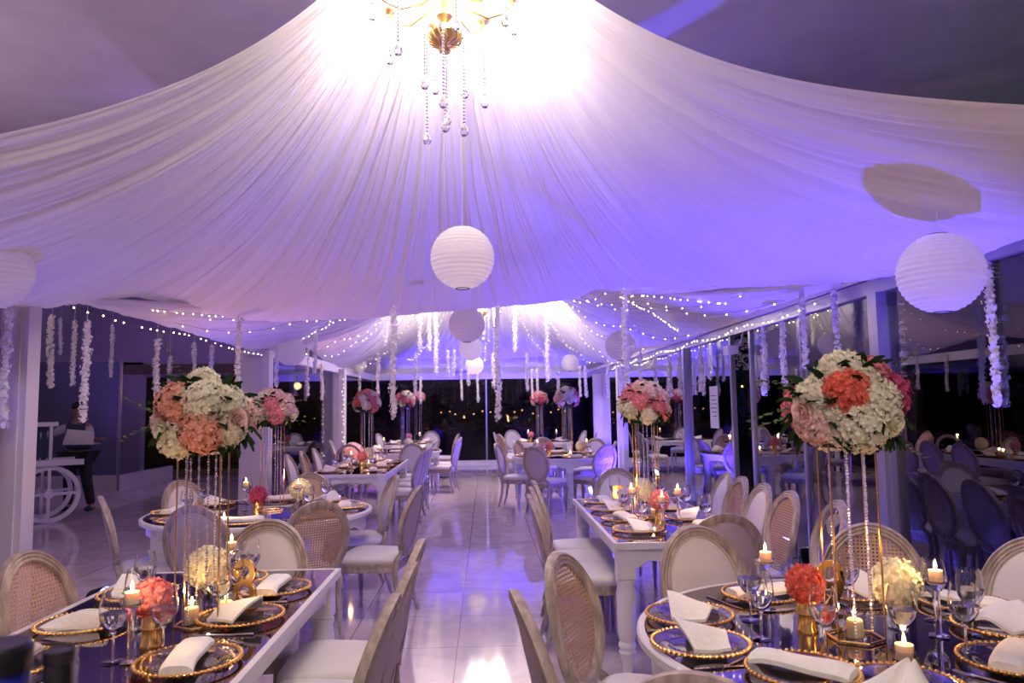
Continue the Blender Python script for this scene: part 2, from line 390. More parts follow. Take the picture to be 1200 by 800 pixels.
cano1, bvh1, V1, N1, K1 = canopy('ceiling_drape', PK1, HEM1, 2400, 44, 1.9, 0.052, 1.0, 'pleated white fabric canopy gathered above the nearest chandelier')
PK2 = (-0.05, 14.6, 4.7)
HEM2 = [(0.0, 7.7, 2.78), (-1.5, 7.65, 2.66), (-3.0, 6.9, 2.52), (-3.09, 5.5, 2.40), (-3.1, 7.2, 2.38), (-3.1, 10.2, 2.36), (-3.1, 12.6, 2.62), (-3.05, 15.3, 2.40), (-2.9, 18, 2.62), (-1.8, 19.6, 2.85),
        (0, 19.9, 2.80), (1.5, 19.6, 2.85), (2.6, 17.9, 2.60), (2.78, 15.3, 2.42), (2.78, 12.6, 2.50), (2.76, 10.2, 2.42), (2.76, 7.2, 2.46), (2.72, 5.5, 2.44), (2.3, 6.75, 2.63), (1.4, 7.55, 2.78)]
cano2, bvh2, V2, N2, K2 = canopy('ceiling_drape', PK2, HEM2, 2400, 34, 1.9, 0.05, 2.0, 'pleated white fabric canopy of the far bay, hung with fairy lights', closed=True, r0=1.2)
def ceil_z(x, y, default=TH):
    hits = []
    for b in (bvh1, bvh2):
        h = b.ray_cast(Vector((x, y, 1.0)), Vector((0, 0, 1)))
        if h[0] is not None: hits.append(h[0].z)
    return min(hits) if hits else default
# ================================================================== CHANDELIERS
def chandelier(loc, label, power, full=True, arms=8):
    t = thing('chandelier', label, 'chandelier', loc)
    b = MB()
    b.lathe([(0.005, -0.07), (0.03, -0.06), (0.038, -0.045), (0.02, -0.035), (0.04, -0.02), (0.07, 0.0), (0.095, 0.03), (0.1, 0.045), (0.085, 0.05), (0.02, 0.06), (0.015, 0.12), (0.05, 0.16), (0.045, 0.2), (0.015, 0.26), (0.015, 0.75), (0.04, 0.8), (0.012, 0.9)], 24)
    for k in range(16):
        a = 2*PI*k/16
        b.tube([(0.04*math.cos(a), 0.04*math.sin(a), -0.02), (0.09*math.cos(a+.2), 0.09*math.sin(a+.2), 0.0), (0.108*math.cos(a), 0.108*math.sin(a), 0.05)], 0.005, 6)
    b.build('bowl', 'antique_gold', t)
    for k in range(arms):
        a = 2*PI*k/arms+0.2; c, s = math.cos(a), math.sin(a)
        pts = [(0.04, 0.30), (0.14, 0.22), (0.26, 0.18), (0.36, 0.22), (0.42, 0.30)]
        am = MB(); am.tube([Vector((r*c, r*s, z)) for r, z in pts], 0.009, 8)
        am.lathe([(0.012, 0), (0.04, 0.015), (0.045, 0.025), (0.015, 0.03), (0.012, 0.09)], 12, c=(0.42*c, 0.42*s, 0.30))
        ao = am.build('arm', 'antique_gold', t)
        bl = MB(); bl.lathe([(0.0, 0), (0.014, 0.01), (0.018, 0.035), (0.010, 0.06), (0.001, 0.085)], 10, c=(0.42*c, 0.42*s, 0.39)); bl.build('bulb', 'chandelier_bulb', ao)
    rnd = random.Random(5)
    # crystal strands: ring drops + centre
    spots = [(0, 0, -0.09, 0.42)]
    for k in range(6): a = 2*PI*k/6+0.5; spots.append((0.13*math.cos(a), 0.13*math.sin(a), 0.02, 0.30+0.14*(k % 3)))
    for k in range(arms): a = 2*PI*k/arms+0.2; spots.append((0.42*math.cos(a), 0.42*math.sin(a), 0.28, 0.16+0.34*((k*3) % 4)/3))
    for x, y, z0, L in spots:
        cm = MB(); z = z0
        bm_ = MB()
        while z > z0-L+0.05: bm_.ball((x, y, z), 0.0085, 6, 4); z -= 0.021
        bm_.build('bead_chain', 'bead', t)
        zz = z0-L
        cm.lathe([(0.0, 0.055), (0.008, 0.04), (0.020, 0.015), (0.026, -0.005), (0.018, -0.024), (0.0, -0.034)], 8, c=(x, y, zz))
        cm.build('crystal_drop', 'crystal', t, flat=True)
    cn = MB(); cn.tube([(0, 0, 0.88), (0, 0, 1.5 if full else 1.2)], 0.008, 6); cn.build('chain', 'antique_gold', t)
    for k in range(4):
        a = 2*PI*k/4+0.4
        lamp('chandelier_light', 'POINT', (loc[0]+0.27*math.cos(a), loc[1]+0.27*math.sin(a), loc[2]+0.30), WARM, power/4, 0.04)
chandelier(CH1, 'gold and crystal chandelier glowing at the peak of the nearest canopy', P_CH1)
chandelier(CH2, 'crystal chandelier of the far bay, hidden behind the canopy edge', P_CH2)
chandelier(CH0, 'crystal chandelier above the camera', P_CH0)
# ---- LED uplights: only the far right round table's is real, others added for colour
def uplight(x, y, d, power, label, spot=100, col=BLUE, cat='uplight', grp='blue floor uplights'):
    t = thing('uplight', label, cat, (x, y, 0), 0, grp)
    dv = Vector(d).normalized()
    q = dv.to_track_quat('Z', 'Y').to_matrix().to_4x4()
    M = Matrix.Translation((0, 0, 0.14)) @ q
    b = MB(); b.lathe([(0.05, -0.08), (0.075, -0.07), (0.085, 0.06), (0.08, 0.065), (0.07, 0.04), (0.0, 0.04)], 20, M); b.build('housing', 'black', t)
    e = MB(); e.lathe([(0.0, 0.046), (0.066, 0.044)], 20, M); e.build('led_face', 'blue_led' if col is BLUE else 'added_pink_led', t)
    f = MB(); f.tube([(-0.1, 0, 0.14), (-0.1, 0, 0.006), (0.1, 0, 0.006), (0.1, 0, 0.14)], 0.006, 6); f.build('bracket', 'dark_metal', t)
    p = Vector((x, y, 0.14)) + dv*0.09
    lamp('uplight_beam', 'SPOT', p, col, power, 0.05, dv, spot, 0.8)
uplight(2.62, 3.6, (-0.26, 0.38, 1), 460, 'added blue floor uplight by the glass beside the near right round table', 74)  # added lamp at a guessed spot, brings blue onto the canopy
uplight(2.62, 7.45, (-0.45, -0.30, 1), 560, 'added blue floor uplight by the open doorway', 82)
uplight(2.55, 11.3, (-0.7, 0.3, 1), 420, 'added blue floor uplight by the glass beyond the doorway')
uplight(2.15, 15.3, (-0.85, -0.9, 0.8), 420, 'blue floor uplight shining under the far right round table')
uplight(-2.80, 3.7, (0.30, 0.25, 1), 80, 'added blue floor uplight at the foot of the nearest left column')  # added as well: left side and far wall lamps, positions guessed
uplight(-2.0, 19.0, (0.5, 0.35, 1), 800, 'added blue floor uplight in the far left corner')
uplight(1.4, 19.0, (-0.2, 0.35, 1), 800, 'added blue floor uplight under the far glass wall')
uplight(-2.85, 8.3, (0.4, 0.2, 1), 110, 'added blue floor uplight behind the left round table')
uplight(2.62, 4.9, (-1, 0.1, 0.08), 90, 'added low blue floor wash behind the clear chair at the right glass', 90)  # added low washes, spill blue and violet over chairs and floor
uplight(2.62, 6.9, (-1, -0.2, 0.08), 120, 'added low blue floor wash behind the window chairs of the second right table', 90)
uplight(2.60, 9.6, (-1, 0.2, 0.12), 170, 'added low blue floor wash under the white notice', 90)
uplight(2.58, 13.2, (-1, -0.1, 0.15), 190, 'added low blue floor wash beyond the third right table', 90)
uplight(2.2, 19.2, (-0.6, -0.8, 0.5), 170, 'added low blue floor wash in the far right corner', 130)
uplight(-2.95, 5.9, (0.9, -0.35, 0.2), 45, 'added low blue floor wash left of the round table', 120)
uplight(-2.9, 14.6, (1, -0.2, 0.4), 90, 'added low violet floor wash by the third left column', 130, col=(.35, .12, 1.0), grp='blue floor uplights')
uplight(2.66, 5.75, (0.10, -0.22, 1), 120, 'added slim blue uplight grazing the nearest right post', 70)  # added grazing lamps, turn the posts and head beam blue
uplight(2.66, 9.85, (0.06, 0.10, 1), 150, 'added slim blue uplight grazing the slim right post', 80)
uplight(2.64, 14.7, (0.06, 0.20, 1), 170, 'added slim blue uplight grazing the third right post', 80)
uplight(2.50, 17.3, (0.12, 0.40, 1), 190, 'added slim blue uplight grazing the far corner column', 70)
uplight(-2.88, 7.3, (0.55, 0.1, 1), 80, 'added pink floor uplight between the nearest two left columns', col=(1.0, .45, .62), grp='added pink floor uplights')  # added pink fill lamps for the far bay, no such fixtures known
uplight(-2.88, 12.6, (0.6, 0.0, 1), 150, 'added pink floor uplight between the second and third left columns', col=(1.0, .45, .62), grp='added pink floor uplights')
lamp('annex_wash', 'SPOT', (-5.6, 13.0, 0.4), (.45, .20, 1.0), 210, 0.2, (0, 0.8, 1), 110)
lamp('annex_wash', 'POINT', (-5.8, 6.0, 3.4), (1.0, 0.72, 0.95), 55, 0.3)
# ================================================================== PAPER LANTERNS
def lantern_proto(r=0.2):
    t = thing('paper_lantern', '', 'lantern')
    prof = []; n = 19
    for i in range(n*2+1):
        a = -PI/2+0.22 + (PI-0.44)*i/(n*2)
        rr = r*(1.0 if i % 2 == 0 else 0.972)
        prof.append((rr*math.cos(a), rr*math.sin(a)*0.99))
    m = MB(); m.lathe(prof, 40); o = m.v; m.f = m.f[:-2]; m.build('paper_shade', 'paper', t)
    w = MB()
    for z in (-1, 1):
        zz = z*r*math.sin(PI/2-0.22)*0.99; rr = r*math.cos(PI/2-0.22)
        w.tube([(rr*math.cos(2*PI*k/24), rr*math.sin(2*PI*k/24), zz) for k in range(24)], 0.003, 6, closed=True)
    w.tube([(0.0, 0.03, r*0.98), (0, 0.03, -r*0.9), (0, -0.03, -r*0.9), (0, -0.03, r*0.98)], 0.002, 5)
    w.build('wire_frame', 'dark_metal', t)
    return t
lp = lantern_proto()
LAN = [(542, 302, 38, 'white paper lantern hanging in the centre, largest on the aisle axis'),
       (547, 380, 21.5, 'white paper lantern with dark ribs showing, just below the canopy edge'),
       (552, 408, 14, 'small white paper lantern, second below the canopy edge on the aisle axis'),
       (556, 428, 11, 'smaller greyish paper lantern, lowest and right in the central cluster'),
       (545, 426, 9.0, 'smallest paper lantern half hidden at the left of the central cluster'),
       (-9, 319, 43, 'white paper lantern cut by the left edge of the photo'),
       (1102, 320, 49, 'large white paper lantern near the right glass wall'),
       (341, 412, 17, 'white paper lantern beside the second left column'),
       (419, 427, 10.2, 'small white paper lantern beside the third left column'),
       (727, 405, 18, 'white paper lantern behind the flower garland right of centre'),
       (668, 425, 10.2, 'small white paper lantern above the far right flower balls')]
LC = []
for px, py, rp, lab in LAN:
    D = 0.2*870/rp; D *= 0.995
    p = aty(px, py, D)
    o = place(lp, p, random.Random(px).uniform(0, 6), lab, 'white paper lanterns'); LC.append((o, p))
for o, p in LC:
    z = ceil_z(p.x, p.y, 4.955)
    if z-p.z > 0.2: s_ = MB(); s_.tube([(0, 0, 0.19), (0, 0, z-p.z)], 0.0016, 5); s_.build('cord', 'white_paint', o)
# ================================================================== GARLANDS
def petals(mb, c, n, size, spread, rnd, out=None):
    for _ in range(n):
        a = rnd.uniform(0, 2*PI); t = math.acos(rnd.uniform(-1, 1))
        d = Vector((math.sin(t)*math.cos(a), math.sin(t)*math.sin(a), math.cos(t)))
        if out: d = (d*0.6+out).normalized()
        s = d.cross(Vector((rnd.uniform(-1, 1), rnd.uniform(-1, 1), rnd.uniform(-1, 1))))
        if s.length < 1e-3: continue
        s.normalize(); u = s.cross(d); p = Vector(c)+d*spread*rnd.uniform(0.25, 1)
        z = size*rnd.uniform(0.7, 1.2)
        mb.add([p-s*z*.5, p+u*z*.6+d*z*.1, p+s*z*.5, p-u*z*.6+d*z*.15], [(0, 1, 2, 3)])
def garland(px, py0, py1, D, label, mat='petal_bright', w=0.036, tilt=0.0, group='white flower garlands'):
    b = aty(px, py1, D); t = aty(px, py0, D)
    z = ceil_z(b.x, b.y, None)
    if z is None: z = 4.96 if b.x < XL else 2.33 if b.x > 2.4 else 4.96
    zt = z if t.z > z-0.12 else t.z
    o = thing('flower_garland', label, 'garland', (b.x, b.y, b.z), 0, group)
    rnd = random.Random(int(px*7+py1)); mb = MB(); L = zt-b.z; k = int(L/0.020)
    for i in range(k):
        zz = i*0.020
        q = 0.85+0.45*noise.noise(Vector((zz*9, px, 0)))+0.25*noise.noise(Vector((zz*30, px, 3)))
        x = tilt*zz + 0.006*math.sin(zz*8+px)
        petals(mb, (x, 0.006*math.cos(zz*7), zz), 11, 0.028, w*q, rnd)
    mb.build('blossoms', mat, o, flat=True)
    c = MB(); c.tube([(0, 0, 0.01), (0, 0, z-b.z+.03)], 0.002, 5); c.build('string', 'white_paint', o)
GAR = [
 (3, 362, 500, 4.8, 'flower garland at the very left edge of the photo, left of the nearest column', .04),
 (58, 366, 452, 5.9, 'short flower garland just right of the nearest left column', .034),
 (70, 372, 414, 11.5, 'faint short garland deep in the side room', .036),
 (85, 374, 450, 8.5, 'bluish garland left of the long one by the nearest left column', .038),
 (98, 374, 491, 5.4, 'long white garland hanging down to the waiter in the side room', .040),
 (130, 380, 440, 10.0, 'thin short garland against the purple band of the side room', .034),
 (182, 396, 502, 7.2, 'long garland hanging left of the peach flower ball', .040),
 (198, 415, 468, 9.3, 'thin garland hanging over the peach flower ball, left one', .036),
 (227, 400, 441, 9.3, 'thin garland above the eucalyptus sprig of the peach flower ball', .036),
 (248, 404, 440, 9.0, 'thin garland directly above the peach flower ball', .038),
 (279, 376, 456, 7.15, 'pale garland hanging in front of the second left column', .042),
 (324, 408, 452, 9.6, 'short garland at the second left column', .036),
 (342, 430, 464, 13.0, 'short garland directly below the lantern beside the second left column', .045),
 (360, 402, 462, 12.6, 'garland hanging between the second and third left columns, left one', .042),
 (377, 425, 467, 13.5, 'garland hanging just left of the third left column', .042),
 (369, 398, 436, 10.2, 'slanting short garland right of the second left column', .044),
 (421, 438, 460, 16.0, 'short garland below the lantern beside the third left column', .045),
 (443, 412, 463, 12.5, 'garland hanging beside the far left pink flower ball', .042),
 (452, 360, 402, 14.6, 'bright tilted garland just left of the long central garland', .075),
 (461, 358, 487, 6.8, 'long grey shaded garland left of centre, from canopy edge to table level', .044),
 (487, 412, 462, 12.5, 'garland above the far left tables, right of the long garland', .042),
 (493, 440, 472, 16, 'blue lit thin garland above the far left tables', .04),
 (492, 358, 410, 15.5, 'bright garland left of the central lanterns, leftmost of the three lit ones', .075),
 (503, 358, 410, 15.8, 'bright garland left of the central lanterns, middle of the three lit ones', .075),
 (511, 360, 436, 15.4, 'bright garland left of the central lanterns, longest of the three lit ones', .075),
 (525, 410, 440, 14.5, 'short garland left of the small central lanterns, left one of the pair', .045),
 (532, 410, 439, 14.5, 'short garland left of the small central lanterns, right one of the pair', .045),
 (541, 430, 468, 17, 'violet thin garland beneath the small central lanterns', .038),
 (549, 436, 450, 14.0, 'tiny bright garland tip below the small central lanterns', .045),
 (560, 438, 470, 17, 'violet thin garland by the middle mullion of the far wall', .038),
 (566, 357, 388, 15.9, 'bright short garland right behind the ribbed lantern', .075),
 (579, 414, 452, 15.6, 'bright garland half hidden by the long centre garland', .075),
 (584, 357, 490, 6.9, 'long centre garland right of the lanterns, grey on top and white below', .040),
 (604, 355, 411, 15.6, 'bright garland right of the long centre garland', .075),
 (618, 412, 456, 13.0, 'garland over the aisle left of the far right flower balls', .040),
 (624, 432, 466, 16.5, 'violet thin garland above the far right flower balls, left one', .038),
 (630, 430, 460, 15.5, 'pale thin garland above the far right flower balls, right one', .038),
 (642, 373, 445, 14.4, 'bright garland of middle length right of centre', .075),
 (654, 415, 462, 12.0, 'garland above the white and pink far flower ball', .040),
 (680, 428, 464, 15.0, 'violet thin garland right of the small right lantern', .038),
 (687, 428, 464, 13.0, 'white garland left of the white far corner column', .040),
 (713, 426, 464, 12.6, 'white garland right of the white far corner column', .040),
 (728, 424, 462, 12.0, 'blue garland left of the long one over the second right flower ball', .040),
 (735, 336, 476, 6.4, 'long garland hanging onto the second right flower ball', .038),
 (751, 410, 446, 10.5, 'bluish garland above the second right flower ball', .036),
 (769, 414, 456, 9.6, 'garland right of the second right flower ball, left one', .036),
 (786, 412, 462, 9.9, 'garland right of the second right flower ball, middle one', .036),
 (797, 412, 462, 9.2, 'garland right of the second right flower ball, right one', .040),
 (822, 404, 457, 8.3, 'garland right of the slim metal post', .036),
 (897, 382, 461, 6.9, 'garland hanging right of the open doorway', .038),
 (920, 375, 452, 6.3, 'garland left of the near right flower ball', .034),
 (944, 338, 428, 5.9, 'long garland hanging above the near right flower ball, left one', .036),
 (981, 352, 413, 5.6, 'garland hanging directly over the near right flower ball', .036),
 (1064, 345, 463, 4.9, 'garland just right of the nearest post of the right wall', .034),
 (1169, 304, 472, 3.95, 'largest garland at the right, right of the big lantern', .034)]
for px, a, b_, D, lab, w in GAR: garland(px, a, b_, D, lab, w=w)
# ================================================================== CHAIRS
def backy(x, z): return -0.235-(z-0.44)*0.20-0.05*max(0, z-0.7)+0.5*x*x
BA, BB, BZ = 0.228, 0.262, 0.705
def ovalpt(a, sa, sb, dy=0.0):
    x = sa*math.cos(a); z = BZ+sb*math.sin(a)
    return Vector((x, backy(x, z)+dy, z))
def chair_proto(kind):
    t = thing('dining_chair', '', 'chair')
    n = 56; prof = [(-.024, -.014), (-.024, .012), (-.017, .020), (-.008, .013), (0, .019), (.008, .013), (.017, .020), (.024, .012), (.024, -.014), (0, -.02)]
    vs = []; fs = []; k = len(prof)
    for i in range(n):
        a = 2*PI*i/n
        for (u, v) in prof: vs.append(ovalpt(a, BA-.024+u, BB-.024+u, v))
    for i in range(n):
        for j in range(k): fs.append((i*k+j, i*k+(j+1) % k, ((i+1) % n)*k+(j+1) % k, ((i+1) % n)*k+j))
    f = MB(); f.add(vs, fs)
    for s in (-1, 1):
        a = -PI/2+s*0.62; p = ovalpt(a, BA-.02, BB-.02)
        f.tube([p+Vector((0, 0, .02)), p+Vector((s*.02, .005, -.03)), (s*.178, -.215, .44), (s*.182, -.21, .37)], [.017, .018, .022, .024], 8)
    f.build('back_frame', 'wood', t)
    ia, ib = BA-.046, BB-.046
    def pad(dy0, bulge, name, mat):
        mb = MB(); R = 8; vs = [Vector((0, backy(0, BZ)+dy0+bulge, BZ))]; fs = []
        for j in range(1, R+1):
            q = j/R
            for i in range(40):
                p = ovalpt(2*PI*i/40, ia*q, ib*q); h = (1-q**3.2)
                vs.append(p+Vector((0, dy0+bulge*h, 0)))
        for i in range(40):
            fs.append((0, 1+i, 1+(i+1) % 40))
            for j in range(R-1): a = 1+j*40; fs.append((a+i, a+40+i, a+40+(i+1) % 40, a+(i+1) % 40))
        mb.add(vs, fs); return mb.build(name, mat, t)
    if kind == 'cane': pad(0.0, 0.0, 'cane_panel', 'cane')
    elif kind == 'acrylic': pad(0.0, 0.004, 'back_panel', 'acrylic')
    else:
        b = pad(0.002, 0.030, 'back_cushion', 'upholstery'); pad(-0.004, -0.012, 'rear_panel', 'back_cloth')
        pp = MB(); pp.tube([ovalpt(2*PI*i/56, ia-.004, ib-.004, .012) for i in range(56)], .0045, 6, closed=True); pp.build('piping', 'piping', b)
    # seat
    def seatring(z, g):
        out = []
        for i in range(40):
            a = 2*PI*i/40; c, s = math.cos(a), math.sin(a); e = 0.38
            x = math.copysign(abs(c)**e, c); y = math.copysign(abs(s)**e, s)
            wd_ = 0.242+0.028*y
            out.append((x*wd_*g, (y*0.232+0.0)*g+0.01, z))
        return out
    r = MB(); r.loft([seatring(.355, .94), seatring(.36, .97), seatring(.385, .97), seatring(.388, .955), seatring(.392, .97), seatring(.415, .975), seatring(.42, .95)]); r.build('seat_rail', 'wood', t)
    c = MB(); c.loft([seatring(.415, .94), seatring(.425, .975), seatring(.445, .985), seatring(.463, .95), seatring(.475, .86), seatring(.482, .7), seatring(.486, .4), seatring(.487, .1)]); c.build('seat_cushion', 'upholstery' if kind != 'acrylic' else 'acrylic', t)
    for s in (-1, 1):
        l = MB(); l.lathe([(.014, 0), (.018, .004), (.016, .02), (.013, .03), (.024, .27), (.019, .275), (.027, .285), (.027, .295), (.02, .30)], 12, c=(s*.215, .195, 0)); l.box((s*.215, .195, .33), (.05, .05, .06)); l.build('leg', 'wood', t)
        l = MB(); l.tube([(s*.178, -.20, .40), (s*.178, -.205, .30), (s*.182, -.235, .12), (s*.186, -.275, 0.0)], [.024, .022, .017, .013], 8); l.build('leg', 'wood', t)
    return t
CH = {'W': chair_proto('white'), 'C': chair_proto('cane'), 'A': chair_proto('acrylic')}
def chair(kind, tx, ty, fx, fy, label, group):
    """tx, ty: where the top of the back is; fx, fy: the way the chair faces"""
    L = math.hypot(fx, fy); fx /= L; fy /= L
    return place(CH[kind], (tx+fx*.355, ty+fy*.355, 0), math.atan2(-fx, fy), label, group)
G1 = 'chairs at the near left table'
chair('W', -.29, 3.38, -1, .03, 'white seated chair on the aisle side of the near left table, farthest of its three', G1)
chair('W', -.28, 2.88, -1, .03, 'white seated chair on the aisle side of the near left table, middle of its three', G1)
chair('W', -.29, 2.40, -1, .03, 'white seated chair on the aisle side of the near left table, nearest of its three', G1)
chair('C', -1.98, 3.30, 1, -.12, 'caned oval-back chair before the nearest left column', G1)
chair('W', -1.99, 2.82, 1, 0, 'white padded chair cut by the left edge of the photo', G1)
chair('W', -1.17, 4.10, .0, -1, 'white oval-back chair at the far end of the near left table', G1)
G2 = 'chairs at the left round table'
chair('W', -2.72, 5.38, .88, .45, 'chair seen edge-on with a blue side, left of the round table', G2)
chair('W', -2.62, 6.50, .9, -.5, 'white oval-back chair behind the peach centrepiece, top half in view', G2)
chair('W', -1.84, 4.76, .12, 1, 'chair with a blue lit back at the near side of the left round table', G2)
chair('C', -1.07, 4.86, -.5, .85, 'caned chair seen from behind with candlelight through its weave', G2)
chair('C', -1.64, 7.02, .05, -1, 'chair at the far side of the left round table, behind the glasses', G2)
chair('W', -.80, 6.66, -.9, -.30, 'white chair with a blue patch on its back, right of the left round table', G2)
chair('W', -.50, 5.72, -1, .18, 'white chair whose brown legs show beside the aisle, right of the left round table', G2)
G4 = 'chairs at the third left table'
chair('W', -2.62, 9.9, 1, 0, 'white chair, nearest of the row of three left of the third left table', G4)
chair('C', -2.62, 10.65, 1, 0, 'caned chair, middle of the row of three left of the third left table', G4)
chair('W', -2.62, 11.4, 1, 0, 'white chair, farthest of the row of three left of the third left table', G4)
chair('W', -1.25, 12.6, .12, -1, 'white chair facing the camera at the far end of the third left table', G4)
chair('W', -.84, 10.0, -1, .12, 'white chair nearest on the aisle side of the third left table', G4)
chair('W', -.84, 10.75, -1, .12, 'white chair, second on the aisle side of the third left table', G4)
chair('W', -.84, 11.4, -1, .12, 'white chair, third on the aisle side of the third left table', G4)
G5 = 'chairs at the far left tables'
chair('W', -.49, 13.9, -1, .25, 'white chair standing free in the aisle at the fourth left table', G5)
chair('C', -.50, 14.7, -1, .1, 'caned chair half hidden behind the free standing one in the aisle', G5)
chair('W', -.62, 16.6, -1, .1, 'violet chair behind the free standing aisle chair, left side', G5)
chair('W', -2.95, 14.2, 1, .1, 'white chair edge-on beside the third left column', G5)
chair('C', -2.35, 13.2, .4, 1, 'caned chair behind the candle of the third left table', G5)
chair('A', -2.30, 12.55, .3, -1, 'clear acrylic chair at the third left table', G5)
chair('W', -2.55, 17.6, 1, -.3, 'violet chair at the farthest left table, left side', G5)
chair('W', -1.40, 18.9, .0, -1, 'magenta lit chair at the far end of the farthest left table', G5)
G3 = 'chairs at the second right table'
chair('W', .36, 5.92, 1, 0, 'white seated chair on the aisle side of the second right table, farthest of three', G3)
chair('W', .31, 5.46, 1, 0, 'white seated chair on the aisle side of the second right table, middle of three', G3)
chair('W', .27, 5.00, 1, 0, 'white seated chair on the aisle side of the second right table, nearest of three', G3)
chair('W', 2.06, 6.35, -1, 0, 'white chair by the glass, hidden far one of the second right table', G3)
chair('C', 2.05, 5.95, -1, -.02, 'caned chair by the glass at the second right table, farthest of three', G3)
chair('W', 2.03, 5.42, -1, -.02, 'white chair by the glass at the second right table, middle of three', G3)
chair('C', 2.02, 4.93, -1, -.02, 'caned chair by the glass at the second right table, nearest of three', G3)
chair('W', 1.20, 6.95, 0, -1, 'white chair facing the camera at the far end of the second right table', G3)
chair('W', 1.27, 3.98, .05, 1, 'brown plain-backed chair seen from behind at the near end of the second right table', G3)
chair('A', 2.10, 4.42, -1, .1, 'clear acrylic chair behind the near right flower stand', G3)
G6 = 'chairs at the near right round table'
chair('C', .27, 3.02, .88, -.47, 'large caned chair beside the aisle at the near right round table', G6)
chair('W', .08, 2.42, 1, .10, 'chair seen edge-on in the aisle, lowest by the caned chair', G6)
chair('W', .45, 1.66, .40, .92, 'chair at the bottom edge with only its curved wooden top in view', G6)
chair('W', .99, 3.62, .28, -1, 'white padded chair behind the round table, left of the brown one', G6)
chair('C', 1.84, 3.58, -.5, -1, 'caned chair behind the crystal strands of the near right round table', G6)
chair('W', 2.36, 3.15, -1, -.45, 'white padded chair cut by the right edge of the photo', G6)
G7 = 'chairs at the third right table'
chair('W', .14, 11.9, .9, -.25, 'white chair nearest the aisle at the third right table', G7)
chair('W', .66, 10.85, .62, .8, 'white chair seen from behind right of the aisle with plain oval back', G7)
chair('C', .50, 12.9, 1, -.5, 'caned chair behind the white ones at the third right table', G7)
chair('C', 1.05, 14.1, .1, -1, 'caned chair facing the camera between the far flower stands', G7)
chair('C', 1.82, 11.2, -.5, .85, 'blue lit caned chair, front one right of the third right table', G7)
chair('C', 2.10, 12.1, -.95, .15, 'caned chair behind the blue lit one at the third right table', G7)
chair('W', 1.95, 13.3, -.5, -.9, 'blue lit white chair at the far side of the third right table', G7)
G8 = 'chairs at the farthest right table'
chair('W', .16, 17.2, 1, -.1, 'thin violet chair at the aisle edge of the farthest right table', G8)
chair('C', .25, 16.1, 1, .4, 'brown caned chair at the aisle corner of the farthest right table', G8)
chair('W', .62, 18.8, .4, -1, 'violet chair behind the farthest right table', G8)
chair('W', 2.3, 17.4, -1, -.2, 'violet white chair in front of the far corner column', G8)
chair('W', 2.35, 15.9, -1, .2, 'blue chair edge-on before the far corner column', G8)
# ================================================================== TABLES
LEGP = [(.030, 0), (.034, .02), (.030, .05), (.045, .10), (.052, .12), (.042, .135), (.052, .15), (.052, .165), (.042, .18), (.055, .23), (.058, .45), (.050, .50), (.058, .515), (.058, .53), (.045, .54)]
def apron_poly(L, n=24):
    pts = []
    for i in range(n+1):
        u = i/n; e = min(u, 1-u)*L
        d = 0.115 if e < 0.10 else (0.115-0.045*min(1, (e-0.10)/0.05) if e < 0.15 else (0.07+0.012*math.sin(min(1, (e-.15)/.2)*PI)))
        pts.append((u*L-L/2, d))
    return pts
def rect_table(x0, x1, y0, y1, label):
    cx, cy = (x0+x1)/2, (y0+y1)/2; w, l = x1-x0, y1-y0
    t = thing('banquet_table', label, 'table', (cx, cy, 0))
    fr = MB(); b = .024
    for (a, c) in (((-w/2, -l/2, .715), (-w/2+b, l/2, .752)), ((w/2-b, -l/2, .715), (w/2, l/2, .752)), ((-w/2+b, -l/2, .715), (w/2-b, -l/2+b, .752)), ((-w/2+b, l/2-b, .715), (w/2-b, l/2, .752))): fr.span(a, c)
    fr.span((-w/2+b, -l/2+b, .715), (w/2-b, l/2-b, .742))
    fr.build('table_top', 'white_paint', t, flat=True)
    mi = MB(); mi.span((-w/2+b, -l/2+b, .742), (w/2-b, l/2-b, .7495)); mi.build('mirror_top', 'table_mirror', t, flat=True)
    ap = MB()
    for (L, ang, off) in ((w-.10, 0, l/2-.05), (w-.10, PI, l/2-.05), (l-.10, PI/2, w/2-.05), (l-.10, -PI/2, w/2-.05)):
        pts = apron_poly(L); M = Matrix.Rotation(ang, 4, 'Z') @ Matrix.Translation((0, -off, 0))
        for (a, d1), (c, d2) in zip(pts, pts[1:]):
            ap.add([(a, -.01, .716), (c, -.01, .716), (c, -.01, .716-d2), (a, -.01, .716-d1), (a, .01, .716), (c, .01, .716), (c, .01, .716-d2), (a, .01, .716-d1)],
                   [(0, 3, 2, 1), (4, 5, 6, 7), (3, 7, 6, 2)], M)
    ap.build('apron', 'white_paint', t, flat=True)
    for sx in (-1, 1):
        for sy in (-1, 1):
            X, Y = sx*(w/2-.075), sy*(l/2-.075); lg = MB(); lg.lathe(LEGP, 18, c=(X, Y, 0)); lg.box((X, Y, .628), (.105, .105, .176)); lg.build('leg', 'white_paint', t)
    return t
